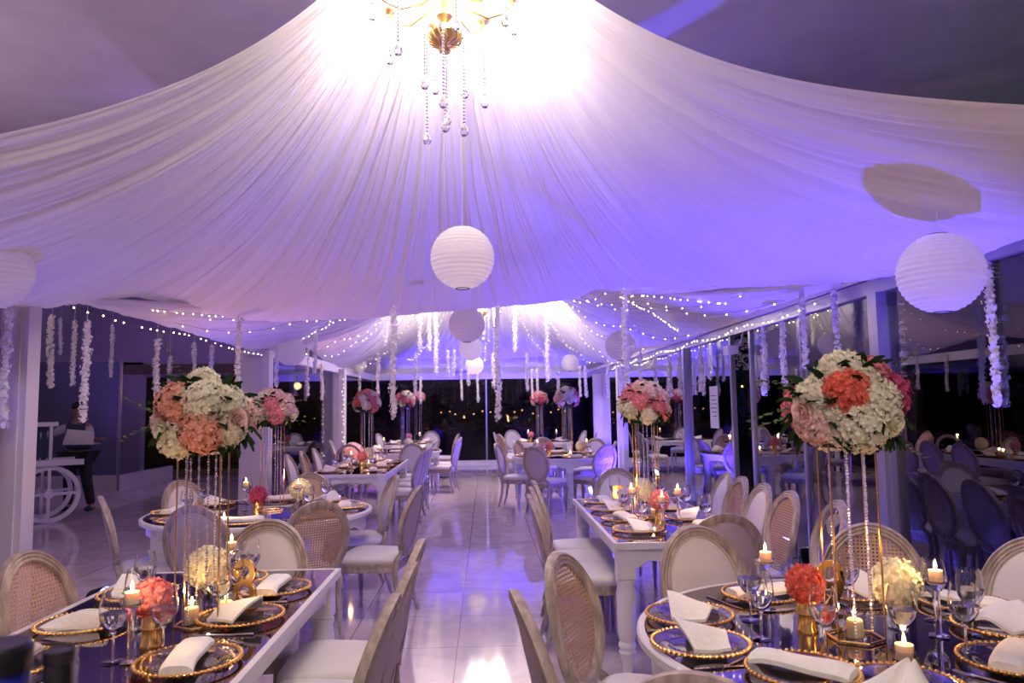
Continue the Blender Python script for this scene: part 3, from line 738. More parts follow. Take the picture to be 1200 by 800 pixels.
def round_table(cx, cy, R, label):
    t = thing('round_table', label, 'table', (cx, cy, 0))
    n = 64; fr = MB(); fr.lathe([(R-.028, .742), (R-.028, .752), (R-.008, .752), (R, .745), (R, .722), (R-.008, .715), (0.01, .715)], n); fr.f = fr.f[:]
    fr.build('table_top', 'white_paint', t)
    mi = MB(); mi.lathe([(0.0, .742), (R-.028, .742), (R-.028, .7495), (0.0, .7495)], n); mi.build('mirror_top', 'table_mirror', t)
    ap = MB(); r = R-.05; vs = []; fs = []
    for i in range(96):
        a = 2*PI*i/96; q = (i % 24)/24; e = min(q, 1-q)
        d = .115 if e < .10 else (.115-.045*min(1, (e-.10)/.05) if e < .15 else .07)
        for rr in (r, r-.02):
            vs += [(rr*math.cos(a), rr*math.sin(a), .716), (rr*math.cos(a), rr*math.sin(a), .716-d)]
    for i in range(96):
        a, b = i*4, ((i+1) % 96)*4
        fs += [(a, b, b+1, a+1), (a+2, a+3, b+3, b+2), (a+1, b+1, b+3, a+3)]
    ap.add(vs, fs); ap.build('apron', 'white_paint', t, flat=True)
    for k in range(4):
        a = PI/4+k*PI/2 if cx < 1 or cy < 5 else k*PI/2+.05
        a = k*PI/2+.0 if cy > 8 else PI/4+k*PI/2
        X, Y = (r-.05)*math.cos(a), (r-.05)*math.sin(a)
        lg = MB(); lg.lathe(LEGP, 18, c=(X, Y, 0)); lg.box((0, 0, 0), (.105, .105, .176), Matrix.Translation((X, Y, .628)) @ Matrix.Rotation(a, 4, 'Z')); lg.build('leg', 'white_paint', t)
    return t
T1 = (-1.74, -.74, 1.75, 3.85); T3 = (.73, 1.62, 4.36, 6.45); T4 = (-2.2, -1.22, 9.2, 11.7); T6 = (-2.3, -1.2, 16.4, 18.3); T8 = (.6, 1.9, 16.4, 17.6)
rect_table(*T1, 'white framed mirror-top banquet table at the lower left of the photo')
rect_table(*T3, 'white framed mirror-top banquet table right of the aisle, behind the round one')
rect_table(*T4, 'white banquet table in front of the second left column, third along the aisle')
rect_table(*T6, 'small far white banquet table at the end of the left row')
rect_table(*T8, 'small far white banquet table at the end of the right row')
RT = (1.335, 2.60, .815); R2 = (-1.80, 6.06, .87); R7 = (1.25, 12.1, .85); R5 = (-1.65, 14.1, .80)
round_table(*RT, 'round white rimmed mirror-top table at the lower right of the photo')
round_table(*R2, 'round white rimmed table behind the near left table')
round_table(*R7, 'round white table right of the aisle with a turned leg facing the camera')
round_table(*R5, 'round white table far left, before the third left column')
# ================================================================== TABLEWARE
def charger_proto():
    t = thing('charger_plate', '', 'plate')
    m = MB(); m.lathe([(.0, .004), (.095, .004), (.105, .007), (.118, .015), (.150, .018), (.150, .022), (.117, .019), (.103, .011), (.093, .008), (0, .008)], 40); m.build('glass_plate', 'glass', t)
    b = MB(); b.tube([(.152*math.cos(2*PI*k/48), .152*math.sin(2*PI*k/48), .019) for k in range(48)], .0035, 6, closed=True)
    for k in range(52): a = 2*PI*k/52; b.ball((.158*math.cos(a), .158*math.sin(a), .020), .0078, 7, 5)
    b.build('beaded_rim', 'gold', t); return t
def napkin_protos():
    out = []
    # folded triangle standing like a little tent
    def surf(fn, nu, nv, th, name):
        mb = MB(); vs = []; fs = []
        for s in (0, 1):
            for i in range(nu+1):
                for j in range(nv+1): p = fn(i/nu, j/nv, s); vs.append(p)
        K = (nu+1)*(nv+1); g = lambda s, i, j: s*K+i*(nv+1)+j
        for i in range(nu):
            for j in range(nv):
                fs.append((g(0, i, j), g(0, i+1, j), g(0, i+1, j+1), g(0, i, j+1))); fs.append((g(1, i, j), g(1, i, j+1), g(1, i+1, j+1), g(1, i+1, j)))
        for i in range(nu): fs.append((g(0, i, 0), g(1, i, 0), g(1, i+1, 0), g(0, i+1, 0))); fs.append((g(0, i, nv), g(0, i+1, nv), g(1, i+1, nv), g(1, i, nv)))
        for j in range(nv): fs.append((g(0, 0, j), g(0, 0, j+1), g(1, 0, j+1), g(1, 0, j))); fs.append((g(0, nu, j), g(1, nu, j), g(1, nu, j+1), g(0, nu, j+1)))
        mb.add(vs, fs); o = mb.build(name, 'napkin'); tag(o, '', 'napkin'); return o
    def tent(u, v, s):     # u along the ridge (front apex -> back), v across
        y = -.085+.17*u; hw = .122*(1-.22*u); x = (v*2-1)*hw
        ridge = .068*(1-.70*u)*(1-abs(v*2-1)**1.25)
        z = ridge + .004*math.sin(v*9+u*4) + (0.0 if s == 0 else .010)
        cut = .055*(1-u)*abs(v*2-1)
        return Vector((x, y+cut, z))
    out.append(surf(tent, 10, 14, .01, 'folded_napkin'))
    def roll(u, v, s):     # flat folded napkin lying across the charger
        x = (u*2-1)*.145; y = (v*2-1)*.048; z = (.028 if s else .0)
        e = 1-abs(v*2-1)**5*.5; z = z*e if s else z
        z += .003*math.sin(u*7+v*2) - .012*max(0, abs(u*2-1)-.8)*3
        return Vector((x, y+.012*math.sin(u*3), z))
    out.append(surf(roll, 14, 8, .02, 'folded_napkin'))
    def cone(u, v, s):     # napkin gathered to a peak with a deep centre fold
        y = -.10+.20*u; k = math.sin(u*PI/1.15)
        x = (v*2-1)*(.03+.085*(1-u)); w = abs(v*2-1)
        z = .075*(1-(1-u)**2*0.8)*(1-w**2)*(1-u*.35) - .028*math.exp(-(w*6)**2)*(1-u*.4) + (.008 if s else 0)
        return Vector((x, -y, max(z, 0.0 if not s else .008)))
    out.append(surf(cone, 12, 18, .01, 'folded_napkin'))
    return out
def cutlery():
    k = thing('table_knife', '', 'knife'); m = MB(); m.loft([[(x*.5, y, z) for x, z in ((-.009, 0), (.009, 0), (.009, .005), (-.009, .005))] for y in (-.11, -.02)]); 
    m.build('handle', 'steel', k); m = MB(); m.loft([[(-.004, -.02, .001), (.005, -.02, .001), (.005, -.02, .004), (-.004, -.02, .004)], [(-.004, .06, .001), (.010, .06, .001), (.010, .06, .003), (-.004, .06, .003)], [(-.004, .105, .001), (.0, .105, .001), (.0, .105, .002), (-.004, .105, .002)]]); m.build('blade', 'steel', k)
    f = thing('table_fork', '', 'fork'); m = MB(); m.tube([(0, -.11, .004), (0, -.02, .003), (0, .04, .004), (0, .055, .004)], [.005, .003, .003, .008], 6); m.build('handle', 'steel', f)
    m = MB()
    for q in range(4): m.tube([((q-1.5)*.0055, .05, .004), ((q-1.5)*.006, .08, .002), ((q-1.5)*.006, .105, .006)], .0014, 5)
    m.build('tines', 'steel', f); return k, f
def glass_proto():
    t = thing('wine_glass', '', 'glass')
    m = MB(); m.lathe([(.0, .0), (.034, .001), (.034, .003), (.006, .008), (.0038, .02), (.0038, .085), (.010, .095), (.029, .112), (.041, .135), (.045, .158), (.042, .190), (.035, .222), (.0338, .222), (.0407, .190), (.0437, .158), (.0397, .136), (.0275, .114), (.008, .0985), (0, .097)], 24); m.build('bowl_and_stem', 'glass', t)
    w = MB(); w.lathe([(0, .0987), (.008, .1), (.0268, .1145), (.0389, .1365), (.0425, .155), (0, .155)], 24); w.build('water', 'water', t)
    return t
def candle_flame(t, z, x=0, y=0):
    f = MB(); f.lathe([(0, 0), (.004, .004), (.006, .012), (.004, .024), (0, .036)], 8, c=(x, y, z)); return f.build('flame', 'flame', t)
def votive_proto():
    t = thing('glass_votive_candle', '', 'candle')
    m = MB(); m.lathe([(0, 0), (.036, 0), (.036, .095), (.0345, .095), (.0345, .006), (0, .006)], 24); m.build('glass_cup', 'glass', t)
    m = MB(); m.lathe([(0, .0062), (.026, .0062), (.026, .06), (.022, .064), (0, .061)], 20); c = m.build('wax_pillar', 'wax', t); candle_flame(c, .066); return t
def low_proto():
    t = thing('tealight_candle', '', 'candle')
    m = MB(); m.lathe([(0, 0), (.028, 0), (.030, .03), (.0285, .03), (.0265, .004), (0, .004)], 20); m.build('glass_cup', 'glass', t)
    m = MB(); m.lathe([(0, .005), (.024, .005), (.027, .05), (.0, .048)], 20); c = m.build('wax', 'wax', t); candle_flame(c, .05); return t
def tall_proto():
    t = thing('tall_candle_holder', '', 'candle')
    m = MB(); m.lathe([(0, 0), (.032, 0), (.032, .006), (.012, .012), (.010, .03), (.010, .15), (.014, .165), (.034, .185), (.036, .20), (.034, .20), (.030, .187), (0, .175)], 20); m.build('glass_stem', 'glass', t)
    m = MB(); m.lathe([(0, .176), (.02, .18), (.022, .188), (.022, .222), (0, .222)], 18); c = m.build('wax', 'wax', t); candle_flame(c, .223); return t
def hydra(mat, R, nf, seed, size=.024):
    rnd = random.Random(seed); mb = MB(); mb.ball((0, 0, 0), R*.82, 12, 8)
    for k in range(nf):
        z = 1-2*(k+.5)/nf; a = k*2.39996; r = math.sqrt(1-z*z); d = Vector((r*math.cos(a), r*math.sin(a), z))
        d = (d+Vector((rnd.uniform(-.12, .12), rnd.uniform(-.12, .12), rnd.uniform(-.12, .12)))).normalized()
        s = d.cross(Vector((rnd.uniform(-1, 1), rnd.uniform(-1, 1), rnd.uniform(-1, 1)))).normalized(); u = d.cross(s)
        c = d*R*rnd.uniform(.88, 1.04); tl = Vector((rnd.uniform(-.35, .35),)*3)
        for q in range(4):
            e = s*math.cos(q*PI/2)+u*math.sin(q*PI/2); g = d.cross(e); lift = rnd.uniform(-.15, .5); z_ = size*rnd.uniform(.8, 1.15)
            e2 = (e+d*lift).normalized()
            mb.add([c, c+e2*z_*.6-g*z_*.45, c+e2*z_*1.05+d*z_*.1, c+e2*z_*.6+g*z_*.45], [(0, 1, 2, 3)])
    return mb
HMESH = {}
def hydra_obj(name, mat, R, parent, loc, seed=0, nf=90, size=.024, label=None):
    key = (mat, round(R, 3), nf, seed % 3)
    if key not in HMESH:
        o = hydra(mat, R, nf, seed % 3, size).build(name, mat, parent, flat=True); HMESH[key] = o.data
    else:
        o = bpy.data.objects.new(name, HMESH[key]); C.objects.link(o); o.parent = parent
    o.location = loc; r = random.Random(seed); o.rotation_euler = (r.uniform(0, 3), r.uniform(0, 3), r.uniform(0, 3))
    if label: o['label'] = label
    return o
def rose(name, mat, R, parent, loc, d):
    mb = MB(); q = Vector(d).to_track_quat('Z', 'Y').to_matrix().to_4x4()
    for L, (rr, n, h) in enumerate(((.28, 3, 1.05), (.5, 4, 1.0), (.75, 5, .85), (1.0, 6, .6))):
        for k in range(n):
            a0 = 2*PI*k/n+L*.6; rows = []
            for j in range(4):
                v = j/3; row = []
                for i in range(6):
                    a = a0+(i/5-.5)*2*PI/n*1.35; r_ = R*rr*(.35+.65*v**.6)*(1+.08*v); edge = 1-.25*abs(i/5-.5)*2*v
                    row.append((r_*math.cos(a), r_*math.sin(a), R*h*v*edge-R*.3))
                rows.append(row)
            mb.loft(rows, closed=False, caps=False)
    o = mb.build(name, mat, parent); o.matrix_basis = Matrix.Translation(loc) @ q; return o
def leafblade(mb, p, d, L, w, rnd):
    d = Vector(d).normalized(); s = d.cross(Vector((0, 0, 1)))
    if s.length < .1: s = Vector((1, 0, 0))
    s.normalize(); s = (s+Vector((rnd.uniform(-.5, .5), rnd.uniform(-.5, .5), rnd.uniform(-.5, .5)))).normalized(); n = s.cross(d); p = Vector(p)
    rows = [[p+d*L*t+n*L*(.18*math.sin(t*3))+s*w*k*math.sin(min(1, t*1.02+.02)*PI)**.8 + n*w*.35*abs(k) for k in (-1, 0, 1)] for t in (0, .2, .45, .7, .9, 1)]
    mb.loft(rows, closed=False, caps=False)
def sprig(mb, p, d, L, rnd, leaf=.022, droop=.0):
    p = Vector(p); d = Vector(d).normalized(); n = int(L/.018)
    for i in range(n):
        q = p+d*L*(i/n)+Vector((0, 0, -droop*(i/n)**2))
        for s in (-1, 1):
            a = rnd.uniform(0, 2*PI); e = Vector((math.cos(a), math.sin(a), rnd.uniform(-.3, .6)))
            leafblade(mb, q, e, leaf*(1-.4*i/n)*1.3, leaf*.45, rnd)
def flower_vase(x, y, mat, label, white=False, z=.75):
    t = thing('flower_vase', label, 'vase', (x, y, z), 0, 'small hydrangea vases')
    v = MB()
    if white: v.lathe([(0, 0), (.035, 0), (.035, .11), (.033, .11), (.033, .005), (0, .005)], 24); v.build('vase_body', 'glass', t)
    else: v.lathe([(0, 0), (.036, 0), (.036, .012), (.032, .018), (.032, .06), (.036, .064), (.036, .07), (.032, .076), (.032, .115), (.030, .115), (.030, .02), (0, .02)], 24); v.build('vase_body', 'gold', t)
    st = MB()
    for k in range(4): st.tube([(.012*math.cos(k*1.6), .012*math.sin(k*1.6), .02), (0.004*k, 0, .13)], .0025, 5)
    st.build('stems', 'leaf', t)
    if white: hydra_obj('hydrangea_head', mat, .082, t, (0, 0, .155), 2, 170, .019)
    else: hydra_obj('hydrangea_head', mat, .064, t, (0, 0, .162), 1, 170, .016)
    return t
# tall crystal centrepiece with flower ball
def centrepiece(x, y, zc, R, cols, label, seed, sprigs=3, heads=None, rz=0.0):
    t = thing('flower_centrepiece', label, 'centrepiece', (x, y, .75), rz, 'tall flower centrepieces')
    H = zc-.75-R*.62; f = MB(); hw = .088
    ring = [(hw*math.cos(PI/6+k*PI/3)*1.05, hw*math.sin(PI/6+k*PI/3)*1.05) for k in range(6)]
    f.tube([(a, b, .006) for a, b in ring], .0042, 6, closed=True); f.tube([(a, b, H) for a, b in ring], .0042, 6, closed=True)
    f.build('ring', 'gold', t)
    for k in (0, 2, 3, 5):
        a, b = ring[k]; r = MB(); r.tube([(a, b, .006), (a*1.0, b*1.0, H*.5), (a, b, H)], .003, 6); r.build('rod', 'gold', t)
    for k in range(6):
        aa = k*PI/3+.1; a, b = hw*.72*math.cos(aa), hw*.72*math.sin(aa); c = MB(); z = H
        L = .02 if k % 2 == 0 else H*.18
        while z > L: c.ball((a, b, z), .0040 if int(z*100) % 3 else .0058, 5, 4); z -= .0105
        c.build('crystal_strand', 'bead', t)
    base = MB(); base.lathe([(0, H-.005), (hw*1.1, H-.005), (hw*1.1, H+.03), (0, H+.03)], 16); base.build('flower_tray', 'dark_metal', t)
    cz = zc-.75; rnd = random.Random(seed); i = 0
    hd = heads or []
    if not hd:
        for k in range(17):
            zz = 1-1.5*(k+.5)/17; a = k*2.4+seed; r = math.sqrt(max(0, 1-zz*zz)); hd.append(((r*math.cos(a), r*math.sin(a), zz), cols[k % len(cols)], 1.0))
    for (d, col, sc) in hd:
        d = Vector(d).normalized()
        hydra_obj('hydrangea_head', 'petal_'+col, R*.385*sc, t, Vector((0, 0, cz))+d*R*.66, int(seed*10+i), 190, R*.088); i += 1
    for k in range(4):
        a = k*1.57+seed; d = Vector((math.cos(a), math.sin(a), -.25+.2*(k % 2)))
        rose('rose', 'petal_blush' if k % 2 else 'petal_white', R*.22, t, Vector((0, 0, cz))+d.normalized()*R*.92, d)
    lv = MB(); lv.ball((0, 0, cz), R*.70, 14, 10)
    for k in range(110):
        a = rnd.uniform(0, 2*PI); e = rnd.uniform(-.75, -.1) if k < 86 else rnd.uniform(0, .9); d = Vector((math.cos(a)*math.cos(e), math.sin(a)*math.cos(e), math.sin(e)))
        leafblade(lv, Vector((0, 0, cz))+d*R*(.45 if k < 86 else .72), d+Vector((0, 0, -.25 if k < 86 else .1)), R*rnd.uniform(.40, .72) if k < 86 else R*.4, R*.14, rnd)
    lv.build('foliage', 'leaf', t)
    def spr(*a):
        sp = MB(); sprig(sp, *a); sp.build('eucalyptus_sprig', 'leaf_pale', t)
    for k in range(sprigs):
        a = rnd.uniform(0, 2*PI); d = Vector((math.cos(a), math.sin(a), rnd.uniform(-.2, .5))).normalized()
        spr(Vector((0, 0, cz))+d*R*.7, d, R*.95, rnd, .020, .05)
    if seed == 1: # tall eucalyptus curling up left of the peach ball
        for seg in (((-.06, 0, cz+.10), (-.5, 0, 1), .20), ((-.15, 0, cz+.27), (-.5, 0, .9), .07), ((.16, .05, cz+.0), (1, 0, -.1), .22), ((-.16, 0, cz+.0), (-1, .2, .5), .22)):
            spr(seg[0], seg[1], seg[2], rnd, .017)
    if seed == 2:
        for seg in (((-.14, 0, cz-.02), (-1, 0, -.25), .22), ((.14, 0, cz+.12), (.9, 0, .4), .16), ((.15, 0, cz-.1), (1, 0, -.6), .17), ((0, 0, cz+.16), (-.2, 0, 1), .12), ((0.04, -.19, cz+.12), (0.05, 0, -1), .16)):
            spr(seg[0], seg[1], seg[2], rnd, .017)
    return t
c1 = aty(240, 490, 2.92)
H1 = [((-.45, -.75, .42), 'peach', 1.05), ((.28, -.78, .45), 'white', 1.15), ((-.85, -.1, .55), 'white', .8), ((-.5, -.7, -.55), 'white', 1.0), ((.25, -.85, -.35), 'peach', 1.1), ((.78, -.45, -.3), 'white', .9), ((.75, -.4, .4), 'white', .9),
      ((0, -.2, 1), 'white', .85), ((.1, .8, .4), 'peach', 1), ((-.6, .6, .1), 'white', 1), ((.7, .6, .1), 'blush', 1), ((0, .7, -.4), 'white', 1), ((-.95, -.3, -.15), 'blush', .8)]
centrepiece(c1.x, 2.92, c1.z, .195, ['peach', 'white'], 'tall crystal stand with a peach and cream flower ball on the near left table', 1, 3, H1)
c2 = aty(981, 478, 2.62)
H1 += [((-.05, -1, .02), 'blush', .62), ((-.95, -.3, .22), 'white', .7), ((.5, -.75, .02), 'white', .6), ((0, -.95, -.7), 'white', .7), ((.55, -.6, .85), 'white', .8), ((-.35, -.5, .9), 'peach', .75)]
H2 = [((-.3, -.8, .35), 'coral', 1.0), ((-.2, -.45, .85), 'white', 1.0), ((-.85, -.4, .25), 'white', .85), ((.3, -.85, .15), 'white', 1.0), ((.8, -.4, .3), 'magenta', 1.05), ((.55, -.2, .7), 'pink', .9), ((-.05, -.9, -.42), 'white', 1.15),
      ((-.85, -.35, -.35), 'blush', .9), ((.1, .7, .6), 'white', 1), ((-.6, .7, 0), 'pink', 1), ((.6, .7, 0), 'white', 1), ((.75, -.5, -.3), 'blush', .7), ((0, .8, -.5), 'white', 1)]
H2 += [((.45, -.85, -.2), 'blush', .55), ((-.55, -.8, -.1), 'white', .55), ((.2, -.8, .75), 'white', .6), ((.9, -.3, 0), 'magenta', .7), ((-.5, -.8, -.6), 'white', .6)]
centrepiece(1.245, 2.56, c2.z, .205, ['white', 'coral'], 'tall crystal stand with a coral, magenta and white flower ball on the near right table', 2, 2, H2)
for (px, py, D, R, cols, lab, sd) in [
  (320, 482, 6.06, .20, ['blush', 'blush', 'pink', 'white'], 'flower ball in blush and pink on the left round table', 3),
  (755, 476, 5.3, .20, ['blush', 'white', 'pink'], 'flower ball in blush and rose on the second right table', 4),
  (430, 472, 10.4, .205, ['pink', 'white', 'coral', 'white'], 'coral and white flower ball on the third left table', 5),
  (475, 469, 14.1, .20, ['white', 'pink', 'white'], 'white and pink flower ball on the far left round table', 6),
  (490, 466, 17.3, .18, ['magenta', 'pink', 'blush'], 'magenta flower ball on the farthest left table', 7),
  (664, 467, 12.1, .22, ['white', 'white', 'blush', 'pink'], 'white and pink flower ball on the third right table', 8),
  (632, 468, 17.0, .22, ['pink', 'blush', 'magenta'], 'pink flower ball on the farthest right table', 9)]:
    p = aty(px, py, D); centrepiece(p.x, D, p.z, R*.92, cols, 'tall crystal stand with a '+lab, sd, 3)
# ---- place settings
PC = charger_proto(); PN = napkin_protos(); PKn, PFk = cutlery(); PG = glass_proto(); PV = votive_proto(); PL = low_proto(); PT = tall_proto()
ZT = .7497
def setting(x, y, a, nap, where, cut=True):
    """a: direction the diner looks (radians, world)"""
    rz = a-PI/2
    place(PC, (x, y, ZT), rz, 'gold-beaded plate '+where, 'gold beaded charger plates')
    e = {0: .021, 1: .0225, 2: .009}[nap]
    place(PN[nap], (x, y, ZT+e), rz+(PI if nap == 2 else 0)+random.Random(int(x*999)).uniform(-.5, .5) if nap != 1 else rz+random.Random(int(y*999)).uniform(-.15, .15), ('tented' if nap == 0 else 'flat' if nap == 1 else 'gathered')+' ivory napkin '+where, 'folded ivory napkins')
    if cut:
        r = Vector((math.cos(rz), math.sin(rz)))
        place(PKn, (x+r.x*.195, y+r.y*.195, ZT+.0005), rz, 'steel knife '+where, 'table knives')
        place(PFk, (x-r.x*.195, y-r.y*.195, ZT+.0005), rz, 'steel fork '+where, 'table forks')
for y, n, w in ((3.40, 1, 'at the farthest aisle-side place of the near left table'), (2.96, 0, 'at the middle aisle-side place of the near left table'), (2.46, 1, 'at the nearest aisle-side place of the near left table')): setting(-.95, y, PI, n, w)
for y, n, w in ((3.36, 0, 'at the farthest wall-side place of the near left table'), (2.92, 2, 'before the caned chair at the near left table'), (2.44, 1, 'at the nearest wall-side place of the near left table')): setting(-1.52, y, 0, n, w)
setting(-1.22, 2.07, PI/2, 2, 'at the near end of the near left table'); setting(-1.20, 3.60, -PI/2, 0, 'at the far end of the near left table')
RS = [(808, 718, 0, 'at the upper left place of the near right round table'), (820, 751, 0, 'at the leftmost place of the near right round table'), (940, 783, 1, 'at the lower left place of the near right round table'), (1060, 800, 2, 'at the front place of the near right round table'),
      (1192, 772, 1, 'at the lower right place of the near right round table'), (1176, 731, 0, 'at the rightmost place of the near right round table'), (1130, 704, 1, 'at the upper right place of the near right round table'), (1000, 692, 0, 'at the back place of the near right round table'), (893, 694, 1, 'at the back left place of the near right round table')]
for i, (px, py, n, w) in enumerate(RS):
    p = atz(px, py, .77); d = Vector((p.x-RT[0], p.y-RT[1]))
    if d.length > .645: d *= .645/d.length
    setting(RT[0]+d.x, RT[1]+d.y, math.atan2(-d.y, -d.x), n, w)
def ring_settings(cx, cy, r, n, a0, name, cut=False):
    words = ['right', 'back right', 'back', 'back left', 'left', 'front left', 'front', 'front right']
    for k in range(n):
        a = a0+2*PI*k/n; setting(cx+r*math.cos(a), cy+r*math.sin(a), a+PI, [1, 0][k % 2], f'at the {words[k]} of {name}', cut)
ring_settings(R2[0], R2[1], .66, 8, .1, 'the left round table', True)
ring_settings(R7[0], R7[1], .64, 8, .1, 'the third right table')
ring_settings(R5[0], R5[1], .60, 8, .1, 'the far left round table')
def side_settings(T, ys, name, cut=False, ends=True):
    x0, x1, y0, y1 = T; wd = ['nearest', 'second nearest', 'third nearest', 'fourth nearest']
    for s, (x, a, side) in enumerate(((x0+.22, 0, 'left'), (x1-.22, PI, 'right'))):
        for k, y in enumerate(ys): setting(x, y, a, (k+s) % 2, f'at the {wd[k]} place, {side} side of {name}', cut)
    if ends:
        setting((x0+x1)/2, y1-.22, -PI/2, 0, f'at the far end of {name}', cut)
side_settings(T3, (4.75, 5.2, 5.7, 6.15), 'the second right table', True, False)
setting((T3[0]+T3[1])/2, T3[2]+.24, PI/2, 0, 'at the near end of the second right table', False) if False else None
side_settings(T4, (9.6, 10.3, 11.0), 'the third left table'); side_settings(T6, (16.8, 17.6), 'the farthest left table', False, False); side_settings(T8, (16.75, 17.25), 'the farthest right table', False, False)
# glasses
GL = [(132, 776, 'left of the coral vase, nearest with water, near left table'), (160, 738, 'behind the tall candle at the near left table'), (191, 768, 'in front of the pink hydrangea on the near left table'), (256, 732, 'beside the pillar votive on the near left table'),
      (893, 749, 'left of the coral hydrangea on the near right table'), (880, 727, 'behind the left candle on the near right table'), (968, 771, 'right of the gold coral vase on the near right table'), (1060, 773, 'before the white hydrangea on the near right table'), (1133, 767, 'in front of the pair of glasses at the right'),
      (1140, 744, 'rear one of the pair of glasses at the right'), (1096, 727, 'behind the right tall candle on the near right table'), (995, 716, 'behind the crystal strands on the near right table')]
for px, py, w in GL:
    p = atz(px, py, .75); place(PG, (p.x, p.y, ZT), px*.7, 'wine glass with water '+w, 'wine glasses')
def at_glasses(pts, name):
    for k, (x, y) in enumerate(pts): place(PG, (x, y, ZT), k, f'wine glass, {["nearest", "second nearest", "third nearest", "fourth nearest", "fifth nearest", "farthest"][k]} of those on {name}', 'wine glasses')
at_glasses([(-1.02, 3.15), (-1.42, 3.2), (-1.06, 3.42), (-1.12, 3.3)], 'the far half of the near left table')
at_glasses([(-2.2, 5.6), (-1.35, 5.75), (-2.3, 6.2), (-2.05, 6.5), (-1.35, 6.35), (-1.6, 6.5)], 'the left round table')
at_glasses([(1.0, 4.85), (1.4, 4.8), (.98, 5.4), (1.42, 5.35), (1.36, 5.9), (1.02, 6.0)], 'the second right table')
at_glasses([(-1.95, 9.75), (-1.48, 9.8), (-1.95, 10.4), (-1.48, 10.9)], 'the third left table')
at_glasses([(.9, 11.7), (1.6, 11.75), (1.55, 12.5), (.95, 12.5)], 'the third right round table')
# centre objects
def number(ch, x, y, label, rz=0):
    cu = bpy.data.curves.new('n', 'FONT'); cu.body = ch; cu.size = .27; cu.extrude = .006; cu.bevel_depth = .001; cu.align_x = 'CENTER'
    tmp = bpy.data.objects.new('tmp', cu); C.objects.link(tmp); dg = bpy.context.evaluated_depsgraph_get()
    me = bpy.data.meshes.new_from_object(tmp.evaluated_get(dg)); bpy.data.objects.remove(tmp)
    me.transform(Matrix.Translation((0, 0, .012)) @ Matrix.Rotation(PI/2, 4, 'X')); me.materials.clear(); me.materials.append(MAT['gold'])
    t = thing('table_number', label, 'table number', (x, y, ZT), rz)
    o = bpy.data.objects.new('numeral', me); C.objects.link(o); o.parent = t
    b = MB(); b.lathe([(0, 0), (.05, 0), (.05, .008), (.04, .013), (0, .013)], 24); b.build('base', 'gold', t)
number('8', -.985, 3.12, 'gold numeral 8 standing on the near left table', -.5)
number('5', .98, 5.62, 'gold numeral 5 standing on the second right table', .2)
number('9', 1.305, 2.86, 'gold numeral 9 standing behind the coral vase', .1)
flower_vase(-1.155, 2.66, 'petal_pink', 'coral pink hydrangea in a gold cylinder on the near left table'); flower_vase(-1.16, 3.18, 'petal_white', 'white hydrangea vase beside the gold numeral 8', True)
flower_vase(1.115, 2.64, 'petal_coral', 'coral hydrangea in a gold cylinder on the near right table'); flower_vase(1.45, 2.66, 'petal_white', 'white hydrangea vase beside the right tall candle', True)
flower_vase(-1.72, 5.72, 'petal_magenta', 'magenta flower in a gold cylinder on the left round table'); flower_vase(-1.52, 6.18, 'petal_white', 'white hydrangea vase on the left round table', True)
flower_vase(1.15, 5.0, 'petal_pink', 'pink hydrangea in a gold cylinder on the second right table'); flower_vase(1.18, 5.68, 'petal_white', 'white hydrangea vase on the second right table', True)
flower_vase(-1.66, 10.05, 'petal_pink', 'pink hydrangea in a gold cylinder on the third left table'); flower_vase(-1.7, 10.8, 'petal_white', 'white hydrangea vase on the third left table', True)
flower_vase(.98, 11.85, 'petal_pink', 'pink hydrangea in a gold cylinder on the third right table'); flower_vase(1.5, 11.9, 'petal_white', 'white hydrangea vase on the third right table', True)
flower_vase(-1.45, 13.9, 'petal_white', 'white hydrangea vase on the far left round table', True); flower_vase(-1.75, 16.9, 'petal_pink', 'pink hydrangea vase on the farthest left table')
flower_vase(1.0, 16.8, 'petal_pink', 'pink hydrangea vase on the farthest right table')
CP = []
def cand(P, x, y, w): 
    place(P, (x, y, ZT), x*3, w, 'table candles'); CP.append((x, y, P))
cand(PT, -1.15, 2.50, 'candle on a tall clear stem left of the pink hydrangea on the near left table'); cand(PT, -1.13, 3.38, 'candle on a tall clear stem in front of the white end chair')
cand(PV, -1.12, 2.92, 'pillar candle in a glass inside the peach centrepiece stand'); cand(PV, -1.02, 3.00, 'small pillar candle beside the peach centrepiece stand')
cand(PT, 1.08, 2.92, 'candle on a tall clear stem left of the coral hydrangea'); cand(PT, 1.53, 2.55, 'candle on a tall clear stem right of the white hydrangea on the near right table')
cand(PV, 1.245, 2.56, 'pillar candle in a glass inside the near right centrepiece stand'); cand(PL, 1.285, 2.33, 'low candle in a shallow cup before the near right centrepiece')
cand(PL, -1.86, 5.40, 'low candle left of the magenta flower on the left round table'); cand(PT, -1.48, 5.95, 'tall candle at the right of the left round table'); cand(PT, -1.95, 6.15, 'tall candle behind the magenta flower on the left round table')
cand(PT, 1.1, 4.72, 'tall candle right of the pink vase on the second right table'); cand(PT, 1.0, 5.2, 'tall candle by the gold vase on the second right table'); cand(PV, 1.18, 5.3, 'pillar candle inside the stand on the second right table'); cand(PT, 1.3, 5.1, 'tall candle on the window side of the second right table')
cand(PT, -1.75, 9.75, 'tall candle at the near end of the third left table'); cand(PV, -1.6, 10.2, 'pillar candle on the third left table, left of the stand'); cand(PV, -1.72, 10.45, 'pillar candle behind the stand on the third left table'); cand(PT, -1.6, 11.2, 'tall candle at the far end of the third left table')
cand(PT, .82, 12.1, 'tall candle left on the third right table'); cand(PV, 1.3, 11.65, 'pillar candle at the front of the third right table'); cand(PT, 1.62, 12.1, 'tall candle right on the third right table')
